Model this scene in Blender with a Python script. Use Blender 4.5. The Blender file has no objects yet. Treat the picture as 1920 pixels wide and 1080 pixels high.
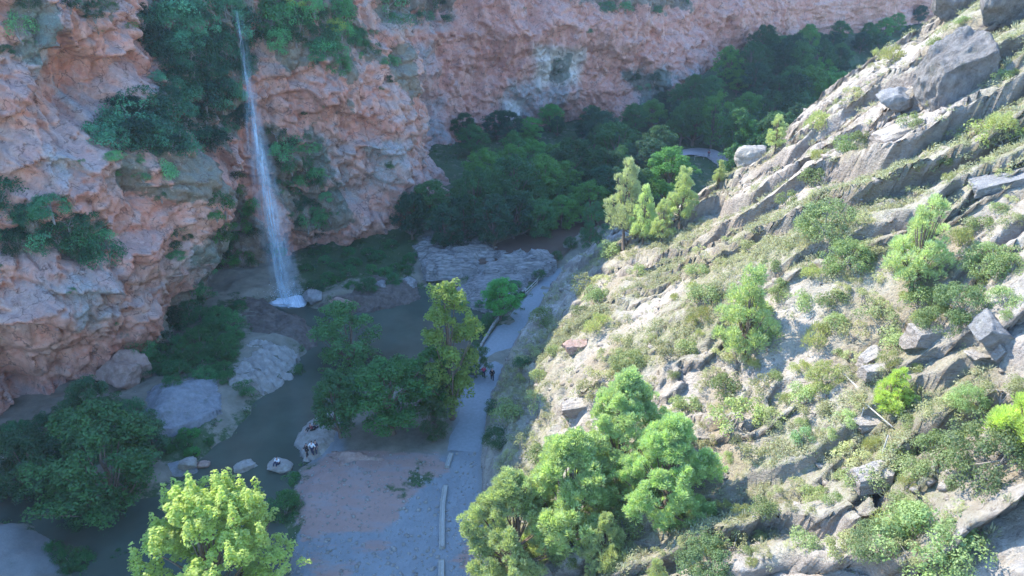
import bpy, math, random
import numpy as np
from mathutils import Vector, Matrix
from mathutils.bvhtree import BVHTree

R = math.radians
SC = bpy.context.scene
COL = SC.collection
# ------------------------------------------------------------------ camera, sky, sun, exposure
PITCH, H, F = 25.0, 49.0, 1450.0
cP, sP = math.cos(R(PITCH)), math.sin(R(PITCH))
cam = bpy.data.cameras.new('camera'); cam_o = bpy.data.objects.new('camera', cam); COL.objects.link(cam_o)
cam.sensor_width = 36; cam.lens = F / 1920 * 36; cam.clip_end = 3000; cam.clip_start = 0.5
cam_o.location = (0, 0, H); cam_o.rotation_euler = (R(90 - PITCH), 0, 0)
SC.camera = cam_o
SUN_EL = 44.0
SUN_AZ = Vector((-0.86, 0.51)).normalized()          # horizontal direction towards the sun
w = bpy.data.worlds.new('World'); SC.world = w; w.use_nodes = True
nt = w.node_tree
sky = nt.nodes.new('ShaderNodeTexSky'); sky.sky_type = 'NISHITA'; sky.sun_disc = False
sky.sun_elevation = R(SUN_EL); sky.sun_rotation = math.atan2(SUN_AZ.x, SUN_AZ.y)
sky.dust_density = 0.2; sky.ozone_density = 4.0
bg = nt.nodes['Background']; bg.inputs[1].default_value = 0.15
tn_ = nt.nodes.new('ShaderNodeMix'); tn_.data_type = 'RGBA'; tn_.blend_type = 'MULTIPLY'; tn_.inputs[0].default_value = 1
tn_.inputs[7].default_value = (.76, .97, 1.10, 1)      # cool white balance of the open shade
nt.links.new(sky.outputs[0], tn_.inputs[6]); nt.links.new(tn_.outputs[2], bg.inputs[0])
sun = bpy.data.lights.new('sun', 'SUN'); sun.energy = 2.1; sun.angle = R(0.5); sun.color = (1, .94, .82)
sun_o = bpy.data.objects.new('sun', sun); COL.objects.link(sun_o)
sd = Vector((SUN_AZ.x * math.cos(R(SUN_EL)), SUN_AZ.y * math.cos(R(SUN_EL)), math.sin(R(SUN_EL))))
sun_o.rotation_euler = sd.to_track_quat('Z', 'Y').to_euler(); sun_o.location = (-60, 60, 150)
SC.view_settings.view_transform = 'Standard'; SC.view_settings.look = 'None'
SC.view_settings.exposure = 2.42; SC.view_settings.gamma = 1
SC.cycles.max_bounces = 6; SC.cycles.transparent_max_bounces = 12; SC.cycles.volume_bounces = 0

# ------------------------------------------------------------------ maths helpers
def ray(px, py):
    cx, cy = (px - 960) / F, (540 - py) / F
    return np.array((cx, cP + cy * sP, -sP + cy * cP))
def gp(px, py, z=0.0):
    d = ray(px, py); t = (z - H) / d[2]
    return d[0] * t, d[1] * t
def proj(P):
    y, z = P[..., 1], P[..., 2] - H
    dep = y * cP - z * sP; up = y * sP + z * cP
    dep = np.where(dep < .5, .5, dep)
    return 960 + F * P[..., 0] / dep, 540 - F * up / dep, dep
def smooth(a, b, x):
    t = np.clip((x - a) / (b - a), 0, 1); return t * t * (3 - 2 * t)
def hsh(ix, iy, iz, s):
    h = (ix.astype(np.int64) * 374761393 + iy.astype(np.int64) * 668265263 + iz.astype(np.int64) * 2147483647 + s * 974711) & 0xffffffff
    h = ((h ^ (h >> 13)) * 1274126177) & 0xffffffff
    h = ((h ^ (h >> 16)) * 2246822519) & 0xffffffff
    return ((h ^ (h >> 15)) & 0xffffff) / float(0xffffff)
def vnoise(P, s=0):
    I = np.floor(P); f = P - I; f = f * f * f * (f * (f * 6 - 15) + 10)
    ix, iy, iz = I[..., 0], I[..., 1], I[..., 2]
    r = 0
    for a in (0, 1):
        wx = f[..., 0] if a else 1 - f[..., 0]
        for b in (0, 1):
            wy = f[..., 1] if b else 1 - f[..., 1]
            for c in (0, 1):
                wz = f[..., 2] if c else 1 - f[..., 2]
                r = r + wx * wy * wz * hsh(ix + a, iy + b, iz + c, s)
    return r * 2 - 1
def fbm(P, o=4, s=0, g=.5):
    r = 0; a = 1; n = 0
    for i in range(o):
        r = r + a * vnoise(P * (2.03 ** i) + 17.3 * i, s + i); n += a; a *= g
    return r / n * 1.6
def ridged(P, o=4, s=0):
    r = 0; a = 1; n = 0
    for i in range(o):
        r = r + a * (1 - 2 * np.abs(vnoise(P * (2.1 ** i) + 9.1 * i, s + i))); n += a; a *= .5
    return r / n
def worley(P, s=0):
    I = np.floor(P); best = np.full(P.shape[:-1], 9.0); sec = best.copy(); cid = best * 0
    for a in (-1, 0, 1):
        for b in (-1, 0, 1):
            for c in (-1, 0, 1):
                J = I + np.array((a, b, c))
                q = np.stack([J[..., k] + hsh(J[..., 0], J[..., 1], J[..., 2], s + k) for k in range(3)], -1)
                d = np.sqrt(((q - P) ** 2).sum(-1))
                nb = d < best
                sec = np.where(nb, best, np.minimum(sec, d))
                cid = np.where(nb, hsh(J[..., 0], J[..., 1], J[..., 2], s + 7), cid)
                best = np.where(nb, d, best)
    return best, sec, cid
def sdist(X, Y, poly):
    """signed distance to a closed world polygon, positive inside"""
    poly = np.array(poly); n = len(poly); d = np.full(X.shape, 1e9); ins = np.zeros(X.shape, bool)
    for i in range(n):
        a = poly[i]; b = poly[(i + 1) % n]; e = b - a
        t = np.clip(((X - a[0]) * e[0] + (Y - a[1]) * e[1]) / (e @ e + 1e-9), 0, 1)
        d = np.minimum(d, np.hypot(X - a[0] - t * e[0], Y - a[1] - t * e[1]))
        if a[1] != b[1]:
            c = ((a[1] > Y) != (b[1] > Y)) & (X < (b[0] - a[0]) * (Y - a[1]) / (b[1] - a[1]) + a[0])
            ins ^= c
    return np.where(ins, d, -d)
def wpoly(pts, z=0.0):
    return [gp(a, b, z) for a, b in pts]
def inpoly(x, y, poly):
    c = False; n = len(poly)
    for i in range(n):
        (x1, y1), (x2, y2) = poly[i], poly[(i + 1) % n]
        if (y1 > y) != (y2 > y) and x < (x2 - x1) * (y - y1) / (y2 - y1) + x1: c = not c
    return c

# ------------------------------------------------------------------ object helpers
def tag(o, label=None, cat=None, group=None, kind=None):
    if label: o['label'] = label
    if cat: o['category'] = cat
    if group: o['group'] = group
    if kind: o['kind'] = kind
    return o
def mesh_np(name, V, Fc, mat=None, smooth_=False, parent=None, link=True, attrs=None):
    V = np.ascontiguousarray(V, np.float32).reshape(-1, 3); Fc = np.ascontiguousarray(Fc, np.int32)
    me = bpy.data.meshes.new(name)
    me.vertices.add(len(V)); me.vertices.foreach_set('co', V.ravel())
    k = Fc.shape[1]
    me.loops.add(Fc.size); me.loops.foreach_set('vertex_index', Fc.ravel())
    me.polygons.add(len(Fc)); me.polygons.foreach_set('loop_start', np.arange(len(Fc), dtype=np.int32) * k)
    me.polygons.foreach_set('loop_total', np.full(len(Fc), k, np.int32))
    if smooth_: me.polygons.foreach_set('use_smooth', np.ones(len(Fc), bool))
    me.update(calc_edges=True)
    for an, arr in (attrs or {}).items():
        at = me.attributes.new(an, 'FLOAT', 'POINT'); at.data.foreach_set('value', np.ascontiguousarray(arr, np.float32).ravel())
    if mat: me.materials.append(mat)
    if not link: return me
    o = bpy.data.objects.new(name, me); COL.objects.link(o)
    if parent: o.parent = parent
    return o
def obj(name, me, parent=None, loc=(0, 0, 0)):
    o = bpy.data.objects.new(name, me); COL.objects.link(o); o.location = loc
    if parent: o.parent = parent
    return o
def gridfaces(nu, nv):
    i = np.arange(nu * nv).reshape(nu, nv)
    return np.stack([i[:-1, :-1], i[1:, :-1], i[1:, 1:], i[:-1, 1:]], -1).reshape(-1, 4)
def empty(name, loc, rz=0):
    o = bpy.data.objects.new(name, None); COL.objects.link(o); o.location = loc; o.rotation_euler = (0, 0, rz)
    o.empty_display_size = .5
    return o
def tubes(paths, sides=6):
    """paths: list of (pts Nx3, radii N); returns V,F quads"""
    Vs, Fs, n = [], [], 0
    for pts, rad in paths:
        pts = np.array(pts, float); rad = np.array(rad, float)
        T = np.gradient(pts, axis=0); T /= np.linalg.norm(T, axis=1, keepdims=True) + 1e-9
        ref = np.array((0, 0, 1.)) if abs(T[0][2]) < .9 else np.array((1., 0, 0))
        A = np.cross(T, ref); A /= np.linalg.norm(A, axis=1, keepdims=True) + 1e-9; B = np.cross(T, A)
        an = np.arange(sides) * 2 * math.pi / sides
        ring = pts[:, None] + rad[:, None, None] * (np.cos(an)[None, :, None] * A[:, None] + np.sin(an)[None, :, None] * B[:, None])
        m = len(pts); V = ring.reshape(-1, 3)
        f = []
        for i in range(m - 1):
            for j in range(sides):
                j2 = (j + 1) % sides
                f.append((n + i * sides + j, n + i * sides + j2, n + (i + 1) * sides + j2, n + (i + 1) * sides + j))
        for base in (0, (m - 1) * sides):
            for j in range(0, sides - 2, 2):
                f.append((n + base, n + base + j + 1, n + base + j + 2, n + base + (j + 3) % sides if j + 3 < sides else n + base + j + 2))
        f = [q if len(set(q)) == 4 else None for q in f]
        Fs += [q for q in f if q]
        Vs.append(V); n += len(V)
    return np.concatenate(Vs), np.array(Fs)

# ------------------------------------------------------------------ material helpers
class NT:
    def __init__(s, name):
        s.m = bpy.data.materials.new(name); s.m.use_nodes = True; s.t = s.m.node_tree; s.n = s.t.nodes
        s.b = s.n['Principled BSDF']; s.b.inputs['Roughness'].default_value = .9
        s.b.inputs['Specular IOR Level'].default_value = .2
        s.tc = s.n.new('ShaderNodeTexCoord')
    def ln(s, a, b): s.t.links.new(a, b)
    def val(s, x, sock):
        if hasattr(x, 'is_linked'): s.ln(x, sock)
        else: sock.default_value = x
    def noise(s, scale, det=6, rough=.6, vec=None, dist=0, st=None):
        n = s.n.new('ShaderNodeTexNoise'); n.inputs['Scale'].default_value = scale; n.inputs['Detail'].default_value = det
        n.inputs['Roughness'].default_value = rough; n.inputs['Distortion'].default_value = dist
        v = vec or s.tc.outputs['Object']
        if st:
            mp = s.n.new('ShaderNodeMapping'); mp.inputs['Scale'].default_value = st; s.ln(v, mp.inputs[0]); v = mp.outputs[0]
        s.ln(v, n.inputs['Vector']); return n.outputs['Fac']
    def vor(s, scale, feat='F1', vec=None, rnd=1):
        n = s.n.new('ShaderNodeTexVoronoi'); n.inputs['Scale'].default_value = scale; n.feature = feat
        n.inputs['Randomness'].default_value = rnd
        s.ln(vec or s.tc.outputs['Object'], n.inputs['Vector']); return n.outputs['Distance']
    def ramp(s, fac, stops):
        n = s.n.new('ShaderNodeValToRGB'); cr = n.color_ramp
        while len(cr.elements) < len(stops): cr.elements.new(.5)
        for e, (p, c) in zip(cr.elements, stops):
            e.position = p; e.color = (c, c, c, 1) if isinstance(c, (int, float)) else (*c, 1)
        s.ln(fac, n.inputs[0]); return n.outputs[0]
    def mix(s, fac, a, b, mode='MIX'):
        n = s.n.new('ShaderNodeMix'); n.data_type = 'RGBA'; n.blend_type = mode
        s.val(fac, n.inputs[0])
        for x, k in ((a, 6), (b, 7)):
            if isinstance(x, tuple): n.inputs[k].default_value = (*x, 1)
            else: s.ln(x, n.inputs[k])
        return n.outputs[2]
    def math(s, op, a, b=0.0, clamp=False):
        n = s.n.new('ShaderNodeMath'); n.operation = op; n.use_clamp = clamp
        s.val(a, n.inputs[0]); s.val(b, n.inputs[1]); return n.outputs[0]
    def attr(s, name):
        n = s.n.new('ShaderNodeAttribute'); n.attribute_name = name; return n.outputs['Fac']
    def nz(s):
        g = s.n.new('ShaderNodeNewGeometry'); x = s.n.new('ShaderNodeSeparateXYZ'); s.ln(g.outputs['Normal'], x.inputs[0])
        return x.outputs[2]
    def bump(s, h, strength, dist, prev=None):
        n = s.n.new('ShaderNodeBump'); n.inputs['Strength'].default_value = strength; n.inputs['Distance'].default_value = dist
        s.ln(h, n.inputs['Height'])
        if prev: s.ln(prev, n.inputs['Normal'])
        s.ln(n.outputs[0], s.b.inputs['Normal']); return n.outputs[0]
    def col(s, c):
        if isinstance(c, tuple): s.b.inputs['Base Color'].default_value = (*c, 1)
        else: s.ln(c, s.b.inputs['Base Color'])
        return s

def m_simple(name, c, rough=.85, var=.25, scale=8, bump=.3):
    t = NT(name); n = t.noise(scale)
    dk = tuple(x * (1 - var) for x in c); lt = tuple(min(1, x * (1 + var)) for x in c)
    t.col(t.ramp(n, [(.3, dk), (.7, lt)])); t.b.inputs['Roughness'].default_value = rough
    if bump: t.bump(n, bump, .05)
    return t.m

def m_foliage(name, c, trans=.35, var=.35, tc=None):
    t = NT(name); n = t.noise(1.1, 3, .6); n2 = t.noise(9, 2, .6)
    oi = t.n.new('ShaderNodeObjectInfo')
    f = t.math('ADD', t.math('MULTIPLY', n, .5), t.math('MULTIPLY', n2, .5))
    dk = (c[0] * (1 - var * .8), c[1] * (1 - var), c[2] * (1 - var * .6)); lt = (c[0] * (1 + var * 1.3), c[1] * (1 + var), c[2] * (1 + var * .4))
    cc = t.ramp(f, [(.36, dk), (.64, lt)])
    cc = t.mix(1.0, cc, oi.outputs['Color'], 'MULTIPLY')
    hsv = t.n.new('ShaderNodeHueSaturation')
    t.ln(t.math('ADD', t.math('MULTIPLY', oi.outputs['Random'], .022), .489), hsv.inputs['Hue'])
    t.ln(t.math('ADD', t.math('MULTIPLY', oi.outputs['Random'], .35), .83), hsv.inputs['Value'])
    t.ln(cc, hsv.inputs['Color']); cc = hsv.outputs[0]
    t.ln(cc, t.b.inputs['Base Color']); t.b.inputs['Roughness'].default_value = .6; t.b.inputs['Specular IOR Level'].default_value = .3
    tr = t.n.new('ShaderNodeBsdfTranslucent'); mx = t.n.new('ShaderNodeMixShader')
    c2 = t.mix(1.0, cc, tc or (1.5, 1.6, .7), 'MULTIPLY'); t.ln(c2, tr.inputs[0])
    mx.inputs[0].default_value = trans
    t.ln(t.b.outputs[0], mx.inputs[1]); t.ln(tr.outputs[0], mx.inputs[2])
    t.ln(mx.outputs[0], t.n['Material Output'].inputs[0])
    return t.m

# ------------------------------------------------------------------ materials
def mk_cliff():
    t = NT('cliff_rock')
    a = t.noise(.16, 8, .6, dist=.6); b = t.noise(.9, 8, .65); c = t.noise(5, 6, .6)
    red = t.ramp(a, [(.3, (.46, .165, .105)), (.46, (.57, .24, .165)), (.58, (.59, .32, .235)), (.72, (.50, .33, .28))])
    red = t.mix(t.ramp(b, [(.35, 0), (.7, .6)]), red, (.60, .38, .30))
    red = t.mix(t.ramp(t.noise(.5, 5, .6, st=(1.6, 1.6, .16)), [(.46, 0), (.62, .75)]), red, (.36, .18, .13))
    grey = t.ramp(c, [(.3, (.22, .225, .22)), (.7, (.40, .385, .37))])
    up = t.math('ADD', t.nz(), t.math('MULTIPLY', t.noise(.35, 6, .65), 1.5))
    gm = t.ramp(up, [(.80, 0), (1.0, .85)])
    # the ramp clamps at 1, so scale
    gm = t.ramp(t.math('MULTIPLY', up, .6), [(.60, 0), (.84, .4)])
    cc = t.mix(gm, red, grey)
    cc = t.mix(t.math('MULTIPLY', t.attr('far'), t.ramp(t.noise(.35, 7, .7, st=(1, 1, .5)), [(.35, .25), (.6, .75)])), cc, t.ramp(b, [(.35, (.54, .22, .155)), (.65, (.64, .35, .27))]))
    cc = t.mix(t.math('MULTIPLY', t.attr('grey'), t.ramp(b, [(.3, .35), (.6, 1.0)])), cc, grey)
    cc = t.mix(t.math('MULTIPLY', t.attr('pale'), .85), cc, (.62, .58, .52))
    moss = t.ramp(c, [(.3, (.045, .085, .055)), (.7, (.12, .17, .12))])
    lich = t.ramp(t.math('ADD', t.noise(.55, 8, .7), t.math('MULTIPLY', t.attr('green'), .38)), [(.62, 0), (.72, .7)])
    cc = t.mix(lich, cc, moss)
    cc = t.mix(t.ramp(t.vor(.9), [(.0, .35), (.16, 0)]), cc, (.20, .13, .10))
    e1 = t.n.new('ShaderNodeVectorMath'); e1.operation = 'ADD'; nn = t.n.new('ShaderNodeTexNoise'); nn.inputs['Scale'].default_value = .6; nn.inputs['Detail'].default_value = 5
    t.ln(t.tc.outputs['Object'], nn.inputs['Vector']); sc_ = t.n.new('ShaderNodeVectorMath'); sc_.operation = 'SCALE'; sc_.inputs['Scale'].default_value = 3.2
    t.ln(nn.outputs['Color'], sc_.inputs[0]); t.ln(t.tc.outputs['Object'], e1.inputs[0]); t.ln(sc_.outputs[0], e1.inputs[1])
    crevice_shade = t.ramp(t.vor(.42, 'DISTANCE_TO_EDGE', e1.outputs[0]), [(.0, .8), (.045, 0)])  # painted crevice shade: dark crack lines replace occlusion the mesh is too coarse for
    crevice_shade = t.math('MULTIPLY', crevice_shade, t.ramp(t.noise(.7, 4), [(.42, 0), (.56, 1)]))
    cc = t.mix(crevice_shade, cc, (.11, .065, .05))
    spk = t.ramp(t.noise(2.6, 5, .75, dist=1.2), [(.34, .75), (.43, 0)])
    cc = t.mix(spk, cc, (.15, .085, .065))
    cc = t.mix(t.ramp(t.noise(1.7, 6, .75, dist=.5), [(.58, 0), (.70, .5)]), cc, (.68, .50, .40))
    t.col(cc)
    h = t.math('ADD', t.math('MULTIPLY', t.noise(1.2, 10, .72, dist=.8), 1.0), t.math('MULTIPLY', t.vor(1.6), .5))
    t.bump(h, .7, .35)
    return t.m
def mk_hill():
    t = NT('hillside_rock')
    a = t.noise(.13, 8, .65); b = t.noise(1.1, 8, .7); c = t.noise(7, 6, .65)
    st = t.noise(1.6, 6, .65, st=(.25, 1.4, 2.2))
    rock = t.ramp(b, [(.28, (.40, .345, .30)), (.5, (.57, .505, .43)), (.72, (.66, .60, .53))])
    rock = t.mix(t.ramp(st, [(.42, .0), (.6, .55)]), rock, (.36, .31, .265))
    soil = t.ramp(c, [(.3, (.27, .21, .14)), (.7, (.42, .35, .24))])
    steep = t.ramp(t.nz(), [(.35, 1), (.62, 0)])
    cc = t.mix(t.ramp(a, [(.46, 0), (.60, .75)]), rock, soil)
    dry = t.ramp(c, [(.3, (.17, .18, .07)), (.7, (.33, .32, .15))])
    cc = t.mix(t.math('MULTIPLY', t.attr('veg'), t.ramp(t.noise(2.2, 7, .7), [(.36, .1), (.56, .85)])), cc, dry)
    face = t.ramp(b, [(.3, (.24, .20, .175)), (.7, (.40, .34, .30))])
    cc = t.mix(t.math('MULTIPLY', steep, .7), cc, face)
    ln_ = t.ramp(t.noise(1.2, 7, .72, st=(.22, 1.7, 1.9), dist=.4), [(.36, .75), (.43, 0)])
    cc = t.mix(ln_, cc, (.19, .155, .13))
    cc = t.mix(t.ramp(t.noise(4.5, 4, .7), [(.33, .6), (.42, 0)]), cc, (.21, .18, .14))
    t.col(cc)
    h = t.math('ADD', t.noise(1.7, 10, .75), t.math('MULTIPLY', st, .8))
    t.bump(h, 1.0, .5)
    return t.m
def mk_ground():
    t = NT('valley_floor')
    b = t.noise(.6, 8, .65); c = t.noise(5, 6, .65)
    base = t.ramp(b, [(.3, (.13, .12, .085)), (.7, (.25, .22, .17))])
    grass = t.ramp(c, [(.3, (.030, .055, .022)), (.7, (.06, .10, .04))])
    clay = t.ramp(t.noise(.5, 8, .7, st=(.6, 1.6, 1)), [(.35, (.26, .175, .145)), (.5, (.30, .195, .16)), (.66, (.25, .215, .20))])
    grit = t.ramp(b, [(.3, (.17, .185, .19)), (.7, (.235, .25, .255))])
    br = t.noise(.35, 7, .7, st=(.45, 1.8, 1))
    grit = t.mix(t.ramp(t.noise(14, 4, .7), [(.4, .55), (.52, 0)]), grit, (.15, .15, .15))
    grit = t.mix(t.ramp(t.noise(.9, 6, .7, st=(2.2, .5, 1)), [(.5, 0), (.66, .5)]), grit, (.17, .165, .16))
    cc = t.mix(t.math('MULTIPLY', t.attr('grit'), 1.0), base, grit)
    cl = t.ramp(t.math('ADD', t.attr('clay'), t.math('MULTIPLY', t.math('SUBTRACT', br, .5), 2.6)), [(.38, 0), (.62, 1)])
    cc = t.mix(cl, cc, clay)
    gr = t.ramp(t.math('ADD', t.attr('grass'), t.math('MULTIPLY', t.math('SUBTRACT', t.noise(.7, 8, .75), .5), 2.8)), [(.40, 0), (.68, 1)])
    cc = t.mix(gr, cc, grass)
    t.col(cc); t.bump(t.noise(2.5, 9, .7), .5, .15)
    return t.m
def mk_water(name, c, rough=.06):
    t = NT(name); n = t.noise(.25, 4, .6)
    t.col(t.ramp(n, [(.35, c), (.65, tuple(x * 1.35 for x in c))]))
    t.b.inputs['Roughness'].default_value = rough; t.b.inputs['IOR'].default_value = 1.33; t.b.inputs['Specular IOR Level'].default_value = .5
    t.bump(t.noise(3.5, 4, .6), .12, .04)
    return t.m
def mk_outcrop(name, lo, hi, st=(1, 1, 1), bd=.35):
    t = NT(name); b = t.noise(1.5, 9, .7, st=st)
    cc = t.ramp(b, [(.3, lo), (.68, hi)])
    cc = t.mix(t.ramp(t.noise(.9, 7, .7), [(.56, 0), (.70, .5)]), cc, (.09, .12, .06))
    t.col(cc); t.bump(t.noise(2.4, 10, .78, st=st, dist=.6), .95, bd)
    return t.m
M = dict(
    cliff=mk_cliff(), hill=mk_hill(), ground=mk_ground(),
    river=mk_water('river_water', (.056, .068, .050)), pool=mk_water('pool_water', (.10, .065, .048)),
    path=m_simple('pale_gravel_path', (.225, .24, .245), .9, .12, 3, .25),
    bark=m_simple('bark', (.16, .12, .09), .9, .35, 6, .6),
    greybark=m_simple('grey_bark', (.26, .23, .20), .9, .3, 6, .6),
    crag=mk_outcrop('brown_grey_crag', (.18, .16, .145), (.46, .42, .385), (1, 1, .6), 1.0), rock=mk_outcrop('grey_boulder', (.16, .155, .15), (.38, .36, .34)),
    palerock=mk_outcrop('pale_boulder', (.27, .24, .205), (.46, .425, .38)),
    redrock=mk_outcrop('reddish_boulder', (.30, .18, .14), (.52, .38, .31)),
    ledge=mk_outcrop('banded_ledge', (.07, .065, .06), (.46, .43, .40), (.3, 2.4, 2)),
    slab=mk_outcrop('grey_slab', (.20, .205, .21), (.33, .335, .34)),
    wet=mk_outcrop('wet_brown_rock', (.07, .055, .045), (.21, .165, .135)),
    concrete=m_simple('weathered_concrete', (.31, .295, .26), .9, .15, 4, .3),
    render=m_simple('pinkish_render', (.46, .34, .30), .9, .15, 2, .2),
    wood=m_simple('grey_wood', (.45, .41, .35), .8, .25, 9, .3),
    skin=m_simple('skin', (.50, .30, .22), .6, .05, 9, 0), hair=m_simple('dark_hair', (.025, .02, .018), .7, .2, 30, .2),
    pink=m_simple('pink_cloth', (.65, .06, .16), .8, .1, 9, .1), black=m_simple('black_cloth', (.018, .018, .022), .8, .2, 9, .1),
    white=m_simple('white_cloth', (.80, .80, .80), .8, .05, 9, .1), navy=m_simple('navy_cloth', (.03, .04, .08), .8, .2, 9, .1),
    maroon=m_simple('maroon_cloth', (.22, .05, .07), .8, .2, 9, .1), grey=m_simple('grey_cloth', (.18, .18, .2), .8, .2, 9, .1),
    broad=m_foliage('broad_leaves', (.06, .15, .045)),
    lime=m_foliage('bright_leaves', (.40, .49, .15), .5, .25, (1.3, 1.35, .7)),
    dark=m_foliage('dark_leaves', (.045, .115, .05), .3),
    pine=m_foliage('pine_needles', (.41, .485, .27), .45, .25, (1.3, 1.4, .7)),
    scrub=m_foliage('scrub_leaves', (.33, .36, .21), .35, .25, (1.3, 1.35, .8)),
    tuft=m_foliage('dry_tufts', (.37, .38, .25), .35, .3, (1.3, 1.3, .9)),
    grass=m_foliage('green_undergrowth', (.06, .13, .05), .3),
)

# ------------------------------------------------------------------ valley floor
x0_pts = [gp(a, b) for a, b in ((935, 1250), (925, 1080), (905, 960), (900, 860), (912, 770), (940, 690), (965, 640), (1000, 590), (1050, 515))]
x0_pts.sort(key=lambda p: p[1])
X0y = [-60] + [p[1] for p in x0_pts] + [116, 130]; X0x = [-2] + [p[0] for p in x0_pts] + [10.5, 24]
CB = [(-95, -30), (-84, 15), (-70, 45), (-61, 60), (-55, 71), (-47, 81), (-42, 91), (-43, 101), (-39, 108), (-33, 115), (-27, 120), (-19, 127),
      (-15.5, 134), (-18, 144), (-22, 158), (-19, 170), (-9, 179), (8, 186), (28, 193), (46, 202), (64, 217), (90, 245), (125, 272), (170, 300), (240, 330)]
def catmull(P, step):
    P = np.array(P, float); Q = np.vstack([2 * P[0] - P[1], P, 2 * P[-1] - P[-2]]); out = []
    for i in range(1, len(Q) - 2):
        n = max(2, int(np.linalg.norm(Q[i + 1] - Q[i]) / step))
        t = np.linspace(0, 1, n, endpoint=False)[:, None]
        a, b, c, d = Q[i - 1], Q[i], Q[i + 1], Q[i + 2]
        out.append(.5 * (2 * b + (c - a) * t + (2 * a - 5 * b + 4 * c - d) * t * t + (3 * b - a - 3 * c + d) * t ** 3))
    out.append(Q[-2][None]); return np.concatenate(out)
RIVER = [(905, 575), (900, 620), (930, 640), (860, 690), (760, 720), (640, 740), (625, 780), (560, 830), (572, 862), (545, 880), (555, 905), (520, 960), (545, 1030), (500, 1130), (300, 1180), (160, 1100), (130, 1020), (60, 975), (-150, 985), (-150, 900), (60, 905),
         (230, 935), (330, 930), (350, 880), (430, 820), (500, 740), (560, 690), (575, 650), (520, 600), (490, 575), (540, 560), (610, 590), (700, 570), (740, 545), (800, 540), (860, 548)]
POOL = [(925, 462), (925, 482), (1035, 478), (1060, 455), (1130, 405), (1180, 370), (1100, 375), (1040, 400), (975, 440)]
RIV_W = wpoly(RIVER, -.7); POOL_W = wpoly(POOL, 2.0)
cb = catmull(CB, 3)
def ground_h(X, Y):
    P = np.stack([X, Y, X * 0], -1)
    base = 2.6 * smooth(108, 122, Y + .25 * X)                         # the valley floor steps up behind the rock weir
    d = np.full(X.shape, 1e9)
    for i in range(len(cb) - 1):
        a, b = cb[i], cb[i + 1]; e = b - a
        t = np.clip(((X - a[0]) * e[0] + (Y - a[1]) * e[1]) / (e @ e), 0, 1)
        d = np.minimum(d, np.hypot(X - a[0] - t * e[0], Y - a[1] - t * e[1]))
    tal = smooth(34, 2, d) ** 1.3
    z = base + tal * (1.2 + 1.2 * smooth(130, 170, Y) + 13 * smooth(25, 60, X) * smooth(150, 200, Y)) + .25 * fbm(P / 6, 4, 3) * smooth(60, 50, Y * 0 + np.abs(X + 0) * 0 + 40)
    z = z + .5 * fbm(P / 4, 4, 5) * smooth(.1, .6, tal)
    sr = sdist(X, Y, RIV_W) + .7 * fbm(P / 3, 3, 8)
    z = np.where(sr > -3, z * smooth(0, -3, sr) + (-.7 - 1.6 * smooth(-.6, 2.5, sr)) * (1 - smooth(0, -3, sr)), z)
    sp = sdist(X, Y, POOL_W) + .8 * fbm(P / 3, 3, 9)
    z = np.where(sp > -3, z * smooth(0, -3, sp) + (2.0 - 1.6 * smooth(-.6, 2.5, sp)) * (1 - smooth(0, -3, sp)), z)
    return z, sr, sp
def axis(segs):
    out = []
    for a, b, st in segs: out += list(np.arange(a, b, st))
    return np.array(out)
gx = axis([(-400, -80, 40), (-80, -58, 2), (-58, 14, .42), (14, 110, 1.2), (110, 260, 6), (260, 700, 60)])
gy = axis([(-300, 20, 20), (20, 36, 1), (36, 142, .42), (142, 240, 1.2), (240, 340, 6), (340, 900, 60)])
X, Y = np.meshgrid(gx, gy, indexing='ij')
Z, sr, sp = ground_h(X, Y)
# flatten under the path and clearing (slight)
PX, PY, _ = proj(np.stack([X, Y, X * 0], -1))
def pm(poly, soft):
    return smooth(-soft, soft, sdist(PX, PY, poly))
clay = pm([(560, 870), (640, 850), (820, 850), (845, 880), (800, 900), (770, 930), (740, 985), (640, 1000), (565, 1010), (548, 940)], 14)
clay = np.maximum(clay, .40 * pm([(560, 1000), (720, 985), (740, 1030), (650, 1090), (555, 1100)], 20))
clay = np.maximum(clay, pm([(860, 1020), (960, 1040), (960, 1120), (880, 1120)], 20) * .8)
grit = pm([(555, 900), (700, 870), (840, 850), (870, 700), (900, 690), (930, 700), (905, 880), (900, 1000), (930, 1300), (500, 1300), (545, 1080), (548, 1000)], 10)
grit = np.maximum(grit, .6 * pm([(-100, 990), (60, 985), (135, 1010), (125, 1060), (60, 1085), (-100, 1085)], 6))
grit = np.maximum(grit, pm([(560, 770), (640, 790), (650, 860), (560, 860)], 8))
grs = np.maximum(pm([(270, 830), (330, 800), (400, 790), (395, 840), (340, 865), (280, 865)], 26), .9 * pm([(550, 480), (640, 450), (780, 445), (790, 470), (760, 530), (560, 560)], 26))
grs = np.maximum(grs, .75 * pm([(770, 880), (830, 870), (800, 905), (750, 935), (735, 915)], 26))
grs = np.maximum(grs, .9 * pm([(500, 900), (555, 890), (560, 990), (535, 1030), (520, 960)], 26))
grs = np.maximum(grs, .8 * pm([(380, 600), (450, 560), (470, 640), (440, 720), (380, 720)], 26))
grs = np.maximum(grs, .85 * pm([(130, 1020), (160, 1100), (240, 1150), (90, 1150), (100, 1075)], 26))
grs = np.maximum(grs, .8 * smooth(126, 134, Y))
grs = np.maximum(grs, .7 * pm([(870, 520), (1000, 500), (1010, 540), (900, 690), (840, 740), (820, 700)], 26))
sedge = smooth(-2.6, -.8, sr) * (1 - grit)
G = mesh_np('ground', np.stack([X, Y, Z], -1), gridfaces(*X.shape), M['ground'], True, attrs=dict(clay=clay, grit=grit, grass=np.maximum(grs, .5 * sedge)))
tag(G, kind='structure')
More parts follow.
